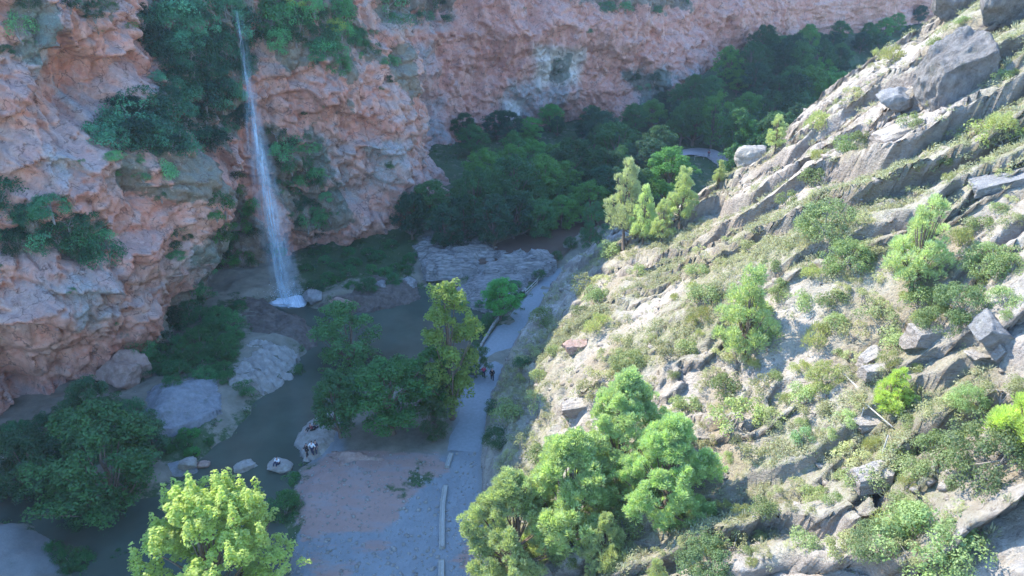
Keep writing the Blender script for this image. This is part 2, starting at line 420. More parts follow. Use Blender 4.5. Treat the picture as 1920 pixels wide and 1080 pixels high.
def sheet(name, bb, z, mat):
    o = mesh_np(name, np.array([(bb[0], bb[1], z), (bb[2], bb[1], z), (bb[2], bb[3], z), (bb[0], bb[3], z)]), np.array([[0, 1, 2, 3]]), mat)
    return tag(o, kind='structure')
def polysheet(name, poly, z, mat):
    me = bpy.data.meshes.new(name); me.from_pydata([(a, b, z) for a, b in poly], [], [list(range(len(poly)))]); me.materials.append(mat)
    return tag(obj(name, me), kind='structure')
def grow(poly, d):
    c = np.mean(poly, 0); return [(c[0] + (p[0] - c[0]) * (1 + d / max(1, np.hypot(*(np.array(p) - c)))), c[1] + (p[1] - c[1]) * (1 + d / max(1, np.hypot(*(np.array(p) - c))))) for p in poly]
sheet('river_water', (-90, 25, 12, 110), -.72, M['river'])
polysheet('pool_water', grow(POOL_W, 3.5), 2.02, M['pool'])

# ------------------------------------------------------------------ hillside spur on the sunny side
RYx = [-10, 7, 14, 30, 48, 80, 200]; RYy = [113, 111, 107, 98.5, 95, 90, 80]
def hill_base(X, Y):
    x0 = np.interp(Y, X0y, X0x)
    u = X - x0
    h = .85 * u - .012 * np.maximum(0, u - 45) ** 1.5
    yr = np.interp(X, RYx, RYy)
    back = np.maximum(0, Y - yr)
    return h - 1.5 * back - .02 * back ** 2, u, back
def hill_h(X, Y):
    h, u, back = hill_base(X, Y)
    P = np.stack([X, Y, h], -1)
    k = smooth(0, 6, u) * smooth(6, 0, back)
    g = np.interp(Y, [30, 50, 75, 110], [.15, .3, 1.0, 1.3])
    yq = Y + g * (X - 20) + 5 * fbm(P / 17, 3, 21) + 1.3 * fbm(P / 4, 3, 22)
    off = 0; shift = 0
    for L, A, sd_ in ((9.5, 1.7, 31), (4.3, 1.4, 33), (2.1, .95, 35)):
        q = yq / L + sd_ * .37 + .22 * fbm(P / (L * 1.1), 3, sd_ + 2); i = np.floor(q); f = q - i
        saw = (1 - f) * smooth(0, .10, f) - .45
        am = A * np.clip(.35 + 2.0 * fbm(np.stack([X / (L * 4), i * 3.7, X * 0], -1), 2, sd_), .12, 1.7)
        off = off + am * saw
        shift = shift - .45 * am * smooth(0, .12, f) * smooth(.5, .12, f)
    z = h + k * (off + 2.2 * fbm(P / 22, 3, 41) + .5 * ridged(P / 5, 4, 42) + .24 * fbm(P / 1.3, 4, 43))
    Pq = P + .8 * np.stack([fbm(P / 3, 2, 52), fbm(P / 3, 2, 53), P[..., 0] * 0], -1)
    pat = smooth(-.25, .35, fbm(P / 11, 2, 54))
    for cs, am in ((5.2, .3), (2.3, .15)):
        w1, w2, cid = worley(Pq / np.array((cs * 1.5, cs * .8, cs)), 51)
        z = z + k * am * (cid - .5) * smooth(.0, .10, w2 - w1) * pat
    # foot of the hill: a low stony bank beside the path
    z = z + .9 * smooth(0, 1.2, u) * smooth(14, 3, u) * (1 + .8 * fbm(P / 1.2, 3, 44)) * smooth(3, 0, back)
    return z, k * shift, u, back
hx = axis([(-6, 60, .26), (60, 150, 3)]); hy = axis([(-60, 14, 4), (14, 124, .26), (124, 170, 3)])
X, Y = np.meshgrid(hx, hy, indexing='ij')
Z, SH, u, back = hill_h(X, Y)
Z = np.where(u < 0, -1.5 + np.minimum(0, u) * .3, Z); Z = np.maximum(Z, -3)
P = np.stack([X, Y, Z], -1)
hpx, hpy, _ = proj(P)
veg = np.clip(.5 + 1.1 * fbm(P / 7, 4, 61), 0, 1)
HILL = mesh_np('hillside', np.stack([X, Y + SH, Z], -1), gridfaces(*X.shape), M['hill'], False, attrs=dict(veg=veg))
tag(HILL, kind='structure')

# ------------------------------------------------------------------ cliffs
line = catmull(CB, .36)
seg = np.r_[0, np.cumsum(np.linalg.norm(np.diff(line, axis=0), axis=1))]
S0 = np.arange(0, seg[-1], .36)
def sm(a, n=45):
    p = np.r_[np.full(n // 2, a[0]), a, np.full(n // 2, a[-1])]; return np.convolve(p, np.ones(n) / n, 'valid')
lx0 = np.interp(S0, seg, line[:, 0]); ly0 = np.interp(S0, seg, line[:, 1])
tx, ty = np.gradient(sm(lx0)), np.gradient(sm(ly0)); L_ = np.hypot(tx, ty); nx0, ny0 = sm(ty / L_, 31), sm(-tx / L_, 31)
s_of = lambda y: seg[np.argmax(line[:, 1] > y)]
S = axis([(0, s_of(50), .8), (s_of(50), s_of(150), .235), (s_of(150), s_of(240), .33), (s_of(240), seg[-1], 1.5)])
lx, ly, nx, ny = (np.interp(S, S0, q) for q in (lx0, ly0, nx0, ny0))
Zc = np.r_[np.arange(-2.5, 1, .5), np.arange(1, 46, .27), np.arange(46, 64, 1.0)]
BX = nx[:, None]; BY = ny[:, None]
SS, ZZ = np.meshgrid(S, Zc, indexing='ij')
lean = -.13 * np.maximum(ZZ, 0)
CX = lx[:, None] + BX * lean; CY = ly[:, None] + BY * lean
cpx, cpy, cdep = proj(np.stack([CX, CY, ZZ], -1))
P = np.stack([CX, CY, ZZ], -1)
D = 0 * ZZ
front = smooth(175, 150, CY)                       # near cliff
# big shapes: (px, py, rx, ry, metres outwards)
for bx_, by_, rx_, ry_, am in (
    (150, 150, 95, 95, -6.5), (60, 60, 70, 80, 2.0), (60, 330, 150, 90, 4.0), (330, 370, 110, 110, 6.5), (180, 480, 190, 90, 4.5), (60, 560, 120, 80, 4.0),
    (330, 600, 70, 90, -3.5), (120, 720, 170, 60, -3.0), (440, 500, 45, 140, -5.0), (475, 250, 35, 200, -2.5),
    (330, 130, 80, 120, 3.0), (560, 120, 60, 90, 2.5), (620, 260, 110, 110, 4.0), (700, 390, 90, 70, 3.0), (560, 470, 80, 40, -4.0),
    (720, 200, 40, 130, 2.0), (1043, 130, 16, 26, -3.5), (1000, 60, 160, 50, 1.5), (1250, 150, 80, 60, 2.5), (1100, 250, 150, 40, -3)):
    D = D + am * np.exp(-((cpx - bx_) / rx_) ** 2 - ((cpy - by_) / ry_) ** 2) * (cdep > 5)
Pw = P + 1.6 * np.stack([fbm(P / 7, 3, 71), fbm(P / 7, 3, 72), fbm(P / 7, 3, 73)], -1)
D = D + 3.2 * fbm(Pw / 15, 3, 81) + 1.1 * ridged(Pw / np.array((5.5, 5.5, 8)), 4, 82)
# undercut lobes: thickness grows with height and breaks off sharply underneath
for Lz, A, sd_ in ((6.5, 2.0, 91), (3.1, 1.15, 93), (1.3, .35, 94)):
    q = ZZ / Lz + 1.1 * fbm(Pw / (Lz * 1.6), 3, sd_) + .02 * SS
    f = q - np.floor(q); cell = np.floor(q)
    am = A * np.clip(.55 + 1.2 * fbm(np.stack([SS / (Lz * 1.3), cell * 5.3, SS * 0], -1), 2, sd_ + 1), 0, 1.4) * np.where(CX < -38, 1.0, .6) * (.22 + .78 * front)
    D = D + am * (smooth(0, .10, f) * (1 - .8 * f))
w1, w2, cid = worley(Pw / np.array((1.9, 1.9, 2.6)), 95)
D = D + .75 * (cid - .4) * smooth(0, .18, w2 - w1) - .45 * smooth(.12, 0, w2 - w1)
w1, w2, cid = worley(Pw / np.array((4.5, 4.5, 6)) + 3, 97)
D = D + 1.1 * (cid - .5) * smooth(0, .12, w2 - w1)
D = D + .32 * ridged(Pw / 1.5, 4, 98)
D = D + .7 * ridged(np.stack([SS / 2.1 + .9 * fbm(P / 5, 2, 122), ZZ / 8, SS * 0], -1), 3, 123)
D = D + (1 - front * smooth(-36, -40, CX)) * 1.2 * ridged(np.stack([SS / 3.2 + .8 * fbm(P / 6, 2, 121), ZZ / 11, SS * 0], -1), 3, 120)
# vertical flutes inside the big niche
D = D + .9 * np.exp(-((cpx - 175) / 70) ** 2 - ((cpy - 190) / 55) ** 2) * 1.6 * ridged(np.stack([SS / 1.6, ZZ / 14, SS * 0], -1), 2, 99)
ztop = np.interp(S, [0, 60, 110, 140, 190, 240, 500], [58, 60, 62, 66, 66, 66, 66])
D = D * smooth(66, 50, ZZ)
rimz = np.interp(ly, [0, 60, 69, 78, 92, 98, 120, 200], [54, 55, 57, 63, 62.5, 63, 65, 65])[:, None]  # unseen rim heights, shaped to set where the cliff's shadow ends
ZZ = np.where(ZZ > 46, 46 + (ZZ - 46) * (rimz - 46) / 17.0, ZZ)
VX = CX + BX * D; VY = CY + BY * D; VZ = ZZ + .35 * fbm(P / 2.3, 3, 101)
# plateau behind the rim
bk = np.array((3., 8, 16, 30, 60, 120)); V = np.stack([VX, VY, VZ], -1)
ext = np.stack([VX[:, -1:] - .80 * bk, VY[:, -1:] + .60 * bk, rimz + .01 * bk + 0 * VX[:, -1:] + 1.2 * fbm(np.stack([VX[:, -1:] - bk, VY[:, -1:] + bk, 0 * VX[:, -1:] + 0 * bk], -1) / 9, 3, 7)], -1)
V = np.concatenate([V, ext], 1)
def pmc(poly, soft):
    m = smooth(-soft, soft, sdist(cpx, cpy, poly)) * (cdep > 5)
    return np.concatenate([m, np.zeros((len(S), len(bk)))], 1)
CLIFF_VEG = dict(
    A=[(255, 0), (450, 0), (468, 110), (448, 250), (340, 290), (170, 270), (225, 200), (290, 150)],
    B=[(482, -10), (640, -10), (690, 110), (620, 135), (560, 80), (505, 125), (480, 60)],
    C=[(695, 85), (742, 90), (752, 180), (728, 185)],
    D=[(0, 365), (120, 375), (225, 495), (140, 480), (0, 455)],
    E=[(160, 265), (310, 290), (330, 375), (180, 350)],
    F=[(380, 490), (455, 560), (452, 660), (400, 715), (245, 690), (250, 640), (330, 570)],
    G=[(500, 240), (570, 235), (640, 400), (600, 445), (545, 430), (500, 330)],
    Hh=[(405, 370), (455, 300), (478, 420), (545, 470), (540, 545), (440, 555), (400, 485)],
    I=[(0, 0), (70, 0), (60, 100), (20, 130), (0, 110)],
    J=[(690, -10), (860, -10), (850, 30), (760, 45), (700, 30)],
    K=[(1030, 108), (1058, 108), (1055, 150), (1036, 152)],
    L=[(1180, 140), (1245, 140), (1240, 200), (1195, 205)],
    N=[(300, 430), (362, 420), (350, 485), (300, 490)],
    O=[(1060, -15), (1290, -15), (1290, 20), (1100, 8)],
    Q=[(110, -5), (195, -5), (180, 25), (130, 28)],
    T=[(560, 190), (620, 190), (600, 225), (565, 230)],
)
green = 0
nzc = np.concatenate([fbm(np.stack([SS / 3, ZZ / 4, SS * 0], -1), 4, 111), np.zeros((len(S), len(bk)))], 1)
for kx in CLIFF_VEG: green = np.maximum(green, pmc(CLIFF_VEG[kx], 14))
greyp = 0
for poly in ([(690, 10), (860, 20), (830, 45), (700, 60)], [(770, 90), (800, 90), (830, 260), (790, 300), (760, 250)], [(560, 240), (740, 260), (740, 330), (620, 380), (560, 300)],
             [(0, 20), (80, 20), (110, 150), (40, 170), (0, 120)], [(940, 160), (1080, 150), (1070, 200), (1000, 240), (930, 240)], [(1180, 130), (1290, 130), (1250, 220), (1180, 210)],
             [(40, 270), (170, 290), (160, 340), (30, 330)], [(0, 480), (330, 460), (370, 510), (130, 580), (0, 600)], [(130, 150), (260, 160), (250, 260), (150, 260)]):
    greyp = np.maximum(greyp, pmc(poly, 18) * .8)
green = np.clip(green + .9 * nzc * (green > .02), 0, 1) ; greyp = np.clip(greyp + .8 * nzc * (greyp > .02), 0, 1)
pale = np.maximum(pmc([(990, 80), (1095, 90), (1085, 150), (1010, 165)], 12), pmc([(940, 190), (985, 190), (980, 235), (945, 235)], 8))
CL = mesh_np('cliff', V, gridfaces(V.shape[0], V.shape[1])[:, ::-1], M['cliff'], False, attrs=dict(green=green, grey=greyp, pale=pale, far=np.concatenate([1 - front, np.zeros((len(S), len(bk)))], 1)))
tag(CL, kind='structure')

# ------------------------------------------------------------------ ray casting on the built terrain
def bvh(*objs):
    vs, fs, n = [], [], 0
    for o in objs:
        me = o.data; a = np.empty(len(me.vertices) * 3, np.float32); me.vertices.foreach_get('co', a); a = a.reshape(-1, 3)
        f = np.empty(len(me.loops), np.int32); me.loops.foreach_get('vertex_index', f); f = f.reshape(-1, 4) + n
        vs.append(a); fs.append(f); n += len(a)
    return BVHTree.FromPolygons(np.concatenate(vs).tolist(), np.concatenate(fs).tolist(), all_triangles=False)
TB = bvh(G, HILL); ALLB = bvh(G, HILL, CL); HB = bvh(HILL)
def cast(px, py, lower=0.0, tree=None):
    d = Vector(ray(px, py)).normalized()
    h = (tree or ALLB).ray_cast(Vector((0, 0, H - lower)), d)
    for i in range(14):
        if h[0] or tree is None: break
        h = tree.ray_cast(Vector((0, 0, H - lower)), Vector(ray(px, py + 4 * (i + 1))).normalized())
    return (h[0], h[1], h[3]) if h[0] else (None, None, None)
def down(x, y, tree=None):
    h = (tree or TB).ray_cast(Vector((x, y, 90)), Vector((0, 0, -1)))
    return h[0].z if h[0] else 0
#SECTION2
# ------------------------------------------------------------------ foliage meshes
def unit(n, rng):
    v = rng.normal(size=(n, 3)); return v / np.linalg.norm(v, axis=1, keepdims=True)
def leaves(C, N, size, rng, asp=.62, axis=None):
    """diamond leaf faces at C facing N; with axis, blades stretched along axis"""
    n = len(C); N = N / (np.linalg.norm(N, axis=1, keepdims=True) + 1e-9)
    if axis is None: T = np.cross(N, unit(n, rng))
    else: T = axis - (axis * N).sum(1, keepdims=True) * N
    T /= np.linalg.norm(T, axis=1, keepdims=True) + 1e-9
    B = np.cross(N, T); s = np.asarray(size).reshape(-1, 1) * np.ones((n, 1))
    V = np.stack([C - T * s, C + B * s * asp, C + T * s, C - B * s * asp], 1).reshape(-1, 3)
    return V, np.arange(n * 4).reshape(-1, 4)
def crown(rng, clumps, per, size, up=.35, kind='leaf'):
    Cs, Ns, As = [], [], []
    for c, r in clumps:
        n = max(8, int(per * (r[0] * r[1]) ** 1.0))
        d = unit(n, rng); d[:, 2] = np.where(d[:, 2] < -.45, -d[:, 2], d[:, 2])
        rad = rng.uniform(.55, 1.08, (n, 1)) ** .6
        rad *= 1 + .22 * vnoise(d * 2.6 + c * .7, 5)[:, None]
        Cs.append(c + d * r * rad)
        Ns.append(d * .9 + rng.normal(size=(n, 3)) * .55 + np.array((0, 0, up)))
        As.append(d + np.array((0, 0, .7)))
    C, N, A = np.concatenate(Cs), np.concatenate(Ns), np.concatenate(As)
    sz = size * rng.uniform(.6, 1.35, len(C))
    if kind == 'needle':
        return leaves(C, np.cross(A, unit(len(C), rng)), sz * 1.5, rng, .22, A)
    return leaves(C, N, sz, rng)
def clumps_ell(rng, n, rx, rz, zc, rc, flat=.8, egg=.0, hole=.0):
    out = []
    for i in range(n):
        d = unit(1, rng)[0]
        if d[2] < -.55: d[2] *= -1
        q = rng.uniform(.35, 1.0) ** .5
        h = d[2] * q; wid = 1 - egg * h
        c = np.array((d[0] * q * rx * wid, d[1] * q * rx * wid, zc + h * rz))
        if vnoise(c[None] / (rx * .55), 77)[0] < -.55 * (1 - hole) and q > .6: continue
        r = rc * rng.uniform(.6, 1.35) * (1 - .35 * max(0, h))
        out.append((c, np.array((r, r, r * flat))))
    return out
def lobed(rng, nl, R_, rz, zc, rl, per, rc, tall=1.0, egg=.4):
    out = []
    for i in range(nl):
        a = i * 2.4 + rng.uniform(-.4, .4); h = -1 + 2 * (i + .5) / nl; wd = math.sqrt(max(.05, 1 - h * h)) * (1 - egg * h)
        q = rng.uniform(.55, 1.0); c = np.array((math.cos(a) * R_ * wd * q, math.sin(a) * R_ * wd * q, zc + h * rz)); r_ = rl * rng.uniform(.75, 1.3) * (1 - .3 * max(0, h))
        for j in range(per):
            d = unit(1, rng)[0]; d[2] = abs(d[2]) if d[2] < -.3 else d[2]; u_ = rng.uniform(.3, 1.0)
            rr = rc * rng.uniform(.55, 1.25) * (1.25 - .5 * u_)
            out.append((c + d * u_ * r_ * np.array((1, 1, tall)), np.array((rr, rr, rr * (1 + .35 * (d[2] > .4))))))
    return out
def trunk_paths(rng, h0, h1, r, clumps, nl, lean=.1):
    pts = [np.array((0, 0, -.8))]; k = 6
    dx, dy = rng.uniform(-lean, lean, 2)
    for i in range(1, k + 1):
        f = i / k; pts.append(np.array((dx * f * h1 + rng.uniform(-.1, .1), dy * f * h1 + rng.uniform(-.1, .1), h1 * f)))
    rad = np.linspace(1, .25, k + 1) * r; rad[0] *= 1.5
    P = [(pts, rad)]
    if clumps:
        for j in rng.choice(len(clumps), min(nl, len(clumps)), False):
            c = clumps[j][0]; f = np.clip((c[2] * .5) / h1, .25, .85); i = int(f * k)
            a = pts[i]; m = (a + c) / 2 + np.array((0, 0, -.08 * np.linalg.norm(c - a)))
            P.append(([a, m, c], [rad[i] * .5, rad[i] * .32, .03]))
    return P
def tree_proto(kind, seed):
    rng = np.random.default_rng(seed)
    if kind == 'broad':      # ~10 m, rounded
        cl = lobed(rng, 19, 3.1, 3.5, 5.7, 1.5, 13, .6, 1.0, .3)
        V, Fc = crown(rng, cl, 330, .10); P = trunk_paths(rng, 2, 7.5, .24, cl, 16)
    elif kind == 'fine':     # near tree, small leaves, 10 m
        cl = lobed(rng, 27, 3.4, 4.2, 5.4, 1.45, 26, .34, 1.45)
        for _ in range(26):
            a = rng.uniform(0, 6.28); q = rng.uniform(.2, 3.6); b0 = np.array((math.cos(a) * q, math.sin(a) * q, 9.6 - .28 * q * q + rng.uniform(-.3, .5))); cl += [(b0 + np.array((0, 0, .45 * k_)), np.array((.36 - .07 * k_,) * 2 + (.42,))) for k_ in range(4)]
        V, Fc = crown(rng, cl, 820, .085, .6); P = trunk_paths(rng, 2, 8, .26, cl, 26)
    elif kind == 'poplar':   # 13 m, narrow with upright sprays
        cl = lobed(rng, 17, 1.9, 5.2, 6.9, 1.15, 14, .45, 1.7, .25)
        V, Fc = crown(rng, cl, 480, .095, .4); P = trunk_paths(rng, 2, 11.5, .2, cl, 18)
    elif kind == 'willow':   # loose grey-green 10 m
        cl = lobed(rng, 16, 2.8, 4.1, 5.2, 1.3, 12, .5, 1.5, .2)
        V, Fc = crown(rng, cl, 340, .095, .1); P = trunk_paths(rng, 2, 8, .18, cl, 20)
    elif kind == 'pine':     # Aleppo pine 9 m: leaning trunk, tiers of soft tufts
        cl = []; nl = rng.integers(17, 22)
        for i in range(nl):
            f = (i + .5) / nl; z = 1.6 + 7.2 * f; wd = (2.5 * (1 - f) ** .75 + .35) * (.75 + .25 * min(1, f * 5))
            for j in range(int(3 + 5 * (1 - f))):
                a = rng.uniform(0, 6.28); q = rng.uniform(.35, 1.0); rr = rng.uniform(.38, .78) * (1 - .3 * f)
                cl.append((np.array((math.cos(a) * wd * q, math.sin(a) * wd * q, z + .5 * q * rng.uniform(-.6, 1))), np.array((rr, rr, rr * 1.15))))
        V, Fc = crown(rng, cl, 700, .10, .4, 'needle'); P = trunk_paths(rng, 1, 8.6, .17, cl, 34, .05)
    elif kind == 'bigpine':  # broader pine 10 m with rounded billowing crown
        cl = lobed(rng, 40, 2.9, 4.7, 5.2, .9, 20, .36, 1.9, .62)
        V, Fc = crown(rng, cl, 1300, .085, .4, 'needle'); P = trunk_paths(rng, 1, 8.5, .24, cl, 40, .08)
    return mesh_np('crown', V, Fc, None, link=False), (lambda q: mesh_np('trunk', q[0], q[1], M['bark'], True, link=False))(tubes(P, 6))
PROTO = {}
def get_proto(kind, i):
    if (kind, i) not in PROTO:
        c, t = tree_proto(kind, 100 * len(kind) + i * 7 + 3); c.materials.append(M['broad']); PROTO[kind, i] = (c, t)
    return PROTO[kind, i]
HGT = dict(broad=10.2, fine=10.6, poplar=13.2, willow=10.2, pine=9.4, bigpine=10.6)
NAMES = dict(broad='broadleaf_tree', fine='broadleaf_tree', poplar='poplar_tree', willow='willow_tree', pine='pine_tree', bigpine='pine_tree')
rnd = random.Random(5)
AUTO = []            # objects whose label is completed from the landmark nearest to them
def tree(kind, i, loc, h, mat, label=None, group=None, wide=1.0, tint=(1, 1, 1), desc=None, cat='tree'):
    cm, tm = get_proto(kind, i); s = h / HGT[kind]
    e = empty(NAMES[kind], loc, rnd.uniform(0, 6.28)); e.scale = (s * wide, s * wide, s)
    c = obj('crown', cm, e); c.material_slots[0].link = 'OBJECT'; c.material_slots[0].material = M[mat]; c.color = (*tint, 1)
    obj('trunk', tm, e)
    tag(e, label, cat, group)
    if not label: AUTO.append((e, desc, np.array(loc) + np.array((0, 0, h * .55))))
    return e
def tree_top(kind, i, px, py, h, mat, **k):
    p, n, d = cast(px, py, h, GB)
    if p is not None and down(p.x, p.y, HB) > max(p.z, 0) + 1.5: return None
    if p is None: print('no ground for tree', px, py, h); return None
    return tree(kind, i, (p.x, p.y, p.z - .3), h, mat, **k)

# ---- shrubs
def shrub_proto(kind, seed):
    rng = np.random.default_rng(seed)
    if kind == 'round':
        cl = clumps_ell(rng, 22, .75, .55, .45, .38, .85); V, Fc = crown(rng, cl, 1000, .044)
    elif kind == 'spiky':
        cl = clumps_ell(rng, 20, .7, .6, .45, .34, 1.2); V, Fc = crown(rng, cl, 1300, .05, .3, 'needle')
    elif kind == 'loose':
        cl = clumps_ell(rng, 30, .95, .5, .42, .26, 1.0, 0, .4); V, Fc = crown(rng, cl, 1500, .036)
    elif kind == 'big':       # for crowns several metres across
        cl = clumps_ell(rng, 110, .88, .66, .42, .19, .95); V, Fc = crown(rng, cl, 3400, .024)
    st = [([np.array((0, 0, -.3)), np.array((rng.uniform(-.2, .2), rng.uniform(-.2, .2), .2)), np.array(cl[j][0])], [.04, .03, .008]) for j in range(5)]
    return mesh_np('foliage', V, Fc, M['scrub'], link=False), (lambda q: mesh_np('stems', q[0], q[1], M['greybark'], link=False))(tubes(st, 4))
SP = {(k_, i): shrub_proto(k_, 40 + i * 11 + len(k_)) for k_ in ('round', 'spiky', 'loose', 'big') for i in range(3)}
def shrub(kind, i, loc, r, mat, label=None, group=None, tint=(1, 1, 1), desc=None, name='shrub', tall=1.0, cat='shrub'):
    fm, sm_ = SP[kind, i % 3]
    e = empty(name, loc, rnd.uniform(0, 6.28)); e.scale = (r, r, r * tall)
    c = obj('foliage', fm, e); c.material_slots[0].link = 'OBJECT'; c.material_slots[0].material = M[mat]; c.color = (*tint, 1)
    if r > .8: obj('stems', sm_, e)
    tag(e, label, cat, group)
    if not label: AUTO.append((e, desc, np.array(loc) + np.array((0, 0, r * .4))))
    return e

# ---- autolabel landmarks: (name, px, py, zone)
LM = dict(
 cliff=[('the waterfall lip', 440, 40), ('mid-waterfall', 480, 280), ('the foot of the waterfall', 545, 560), ('the fluted hollow', 160, 170),
        ('the overhang edge', 380, 480), ('the small square cave', 1043, 130), ('the pinkish wall', 735, 435), ('the red buttress', 700, 300),
        ('the undercut base', 60, 640)],
 wood=[('the pinkish wall', 735, 435), ('the brown upper pool', 1010, 450), ('the distant road bend', 1320, 305), ('the tall ridge pine', 1160, 300),
       ('the small square cave', 1043, 130), ('the rounded boulder', 1410, 297), ('the lone ridge pine', 1455, 245), ('the red rock patch', 1385, 125), ('the brown rock weir', 870, 480)],
 river=[('the foot of the waterfall', 545, 560), ('the white wrinkled rocks', 500, 690), ('the grey sloping slab', 340, 760), ('the seated bather on the rock', 521, 860), ('the bend of the path', 960, 600),
        ('the two walkers on the path', 915, 700), ('the brown rock weir', 870, 480), ('the reddish clearing', 680, 920)],
 hill=[('the two walkers on the path', 915, 700), ('the huge grey crag', 1790, 110), ('the square-cut block', 1735, 625), ('the grey tipped boulder', 1857, 630), ('the upper timber post', 1613, 770),
       ('the lower timber post', 1655, 830), ('the tall ridge pine', 1160, 380), ('the lone ridge pine', 1455, 265), ('the rounded boulder', 1410, 297), ('the bare-trunked pine', 1385, 600),
       ('the upslope pine', 1710, 460), ('the bright bushy pine', 1672, 740), ('the pine cluster by the path', 1050, 880), ('the reddish outcrop', 1080, 650), ('the dark tree on the slope', 1850, 870),
       ('the end of the path bend', 1040, 530)],
)
DIRS = dict(cliff=('to the fall side of', 'below', 'on the near side of', 'above'), wood=('upstream of', 'in front of', 'on the waterfall side of', 'beyond'),
            river=('on the path side of', 'on the near side of', 'on the cliff side of', 'beyond'), hill=('on the uphill side of', 'below', 'on the valley side of', 'beyond'))
ORD = ['', 'second', 'third', 'fourth', 'fifth', 'sixth', 'seventh', 'eighth', 'ninth', 'tenth', 'eleventh', 'twelfth', 'thirteenth', 'fourteenth', 'fifteenth', 'sixteenth', 'seventeenth', 'eighteenth', 'nineteenth', 'twentieth']
NUM = ORD + ['twenty-' + q for q in ('first', 'second', 'third', 'fourth', 'fifth', 'sixth', 'seventh', 'eighth', 'ninth')] + ['thirtieth'] + ['thirty-' + q for q in ('first', 'second', 'third', 'fourth', 'fifth', 'sixth')] + ['farthest']
def autolabel():
    buckets = {}
    for e, (zone, desc), c in AUTO:
        px, py, dep = proj(c); px, py = float(px), float(py)
        nm, lx_, ly_ = min(LM[zone], key=lambda l: math.hypot(px - l[1], (py - l[2]) * 1.3))
        dx, dy = px - lx_, py - ly_
        dr = DIRS[zone][0] if dx > abs(dy) else DIRS[zone][2] if -dx > abs(dy) else DIRS[zone][1] if dy > 0 else DIRS[zone][3]
        buckets.setdefault((zone, desc, dr, nm), []).append((math.hypot(dx, dy), e))
    for (zone, desc, dr, nm), L in buckets.items():
        L.sort(key=lambda t: t[0])
        for i, (_, e) in enumerate(L):
            if len(desc.split()) + len(dr.split()) + len(nm.split()) > 14: dr = dr.replace('the uphill side', 'uphill side').replace('the valley side', 'valley side').replace('the waterfall side', 'fall side').replace('on ', '', 1)
            if len(L) == 1: e['label'] = f'{desc} {dr} {nm}'
            elif i == 0: e['label'] = f'{desc}, closest {dr} {nm}'
            else: e['label'] = f'{desc}, {NUM[min(i, len(NUM) - 1)]} nearest {dr} {nm}'
            

GB = bvh(G)
# ------------------------------------------------------------------ waterfall
def mk_fall():
    t = NT('falling_water'); t.b.inputs['Base Color'].default_value = (.52, .68, .82, 1); t.b.inputs['Roughness'].default_value = .5
    uv = t.tc.outputs['UV']
    n = t.noise(1, 6, .65, uv, .2, (22, 1.6, 1)); n2 = t.noise(1, 5, .7, uv, 0, (7, 5, 1))
    a = t.math('MULTIPLY', t.attr('dens'), t.ramp(t.math('ADD', t.math('MULTIPLY', n, .65), t.math('MULTIPLY', n2, .35)), [(.40, 0), (.66, 1)]))
    t.ln(a, t.b.inputs['Alpha']); return t.m
M['fall'] = mk_fall()
M['foam'] = m_simple('foam', (.75, .80, .84), .6, .1, 6, .3)
def base_plane(px, py, y):       # point on the vertical plane Y = y under a pixel
    d = ray(px, py); t = y / d[1]; return np.array((d[0] * t, y, H + d[2] * t))
fall = empty('waterfall', tuple(base_plane(540, 570, 99.5)))
tag(fall, 'tall thin veil of white water falling from the cliff into the river pool', 'waterfall')
def veil(name, pts, y0, seed, dens0, parent):
    # pts: (px, py, halfwidth px)
    nv, nu = 90, 14; pts = np.array(pts, float); tt = np.linspace(0, 1, len(pts)); v = np.linspace(0, 1, nv)
    PXs, PYs, W = (np.interp(v, tt, pts[:, i]) for i in range(3)); V = []; uvs = []; dn = []
    for j in range(nv):
        for i in range(nu):
            q = i / (nu - 1) * 2 - 1
            p = base_plane(PXs[j] + q * W[j], PYs[j], y0)
            p[1] = y0 - 1.1 * (1 - q * q) * W[j] / 30 + .25 * vnoise(np.array([[q * 3, v[j] * 9, seed]]), 3)[0] + 1.4 * (1 - v[j]) ** 2
            V.append(p); uvs.append((i / (nu - 1) * W[j] / 30, v[j] * 6)); dn.append((1 - abs(q) ** 2.2) * dens0[0 if v[j] < .25 else 1] * min(1, .35 + 1.3 * v[j]) if v[j] > .25 else (1 - q * q) * dens0[0])
    Fc = gridfaces(nv, nu); o = mesh_np(name, np.array(V) - np.array(parent.location), Fc, M['fall'], True, parent, attrs=dict(dens=np.array(dn)))
    ul = o.data.uv_layers.new(name='UVMap'); li = np.empty(len(o.data.loops), np.int32); o.data.loops.foreach_get('vertex_index', li)
    ul.data.foreach_set('uv', np.array(uvs, np.float32)[li].ravel())
    return o
veil('water_veil', [(434, 22, 5), (448, 80, 7), (460, 150, 10), (470, 220, 17), (486, 310, 24), (505, 410, 30), (522, 490, 32), (544, 572, 30)], 98.6, 1, (.16, .38), fall)
veil('bright_strand', [(437, 24, 2.5), (449, 85, 3), (459, 150, 4), (475, 230, 7), (490, 310, 11), (508, 410, 14), (523, 490, 14), (536, 568, 13)], 98.0, 2, (.35, .8), fall)
veil('back_strand', [(446, 30, 4), (458, 90, 5), (470, 170, 10), (482, 250, 16), (500, 330, 22), (520, 430, 26), (538, 520, 26), (552, 575, 24)], 99.3, 4, (.12, .4), fall)
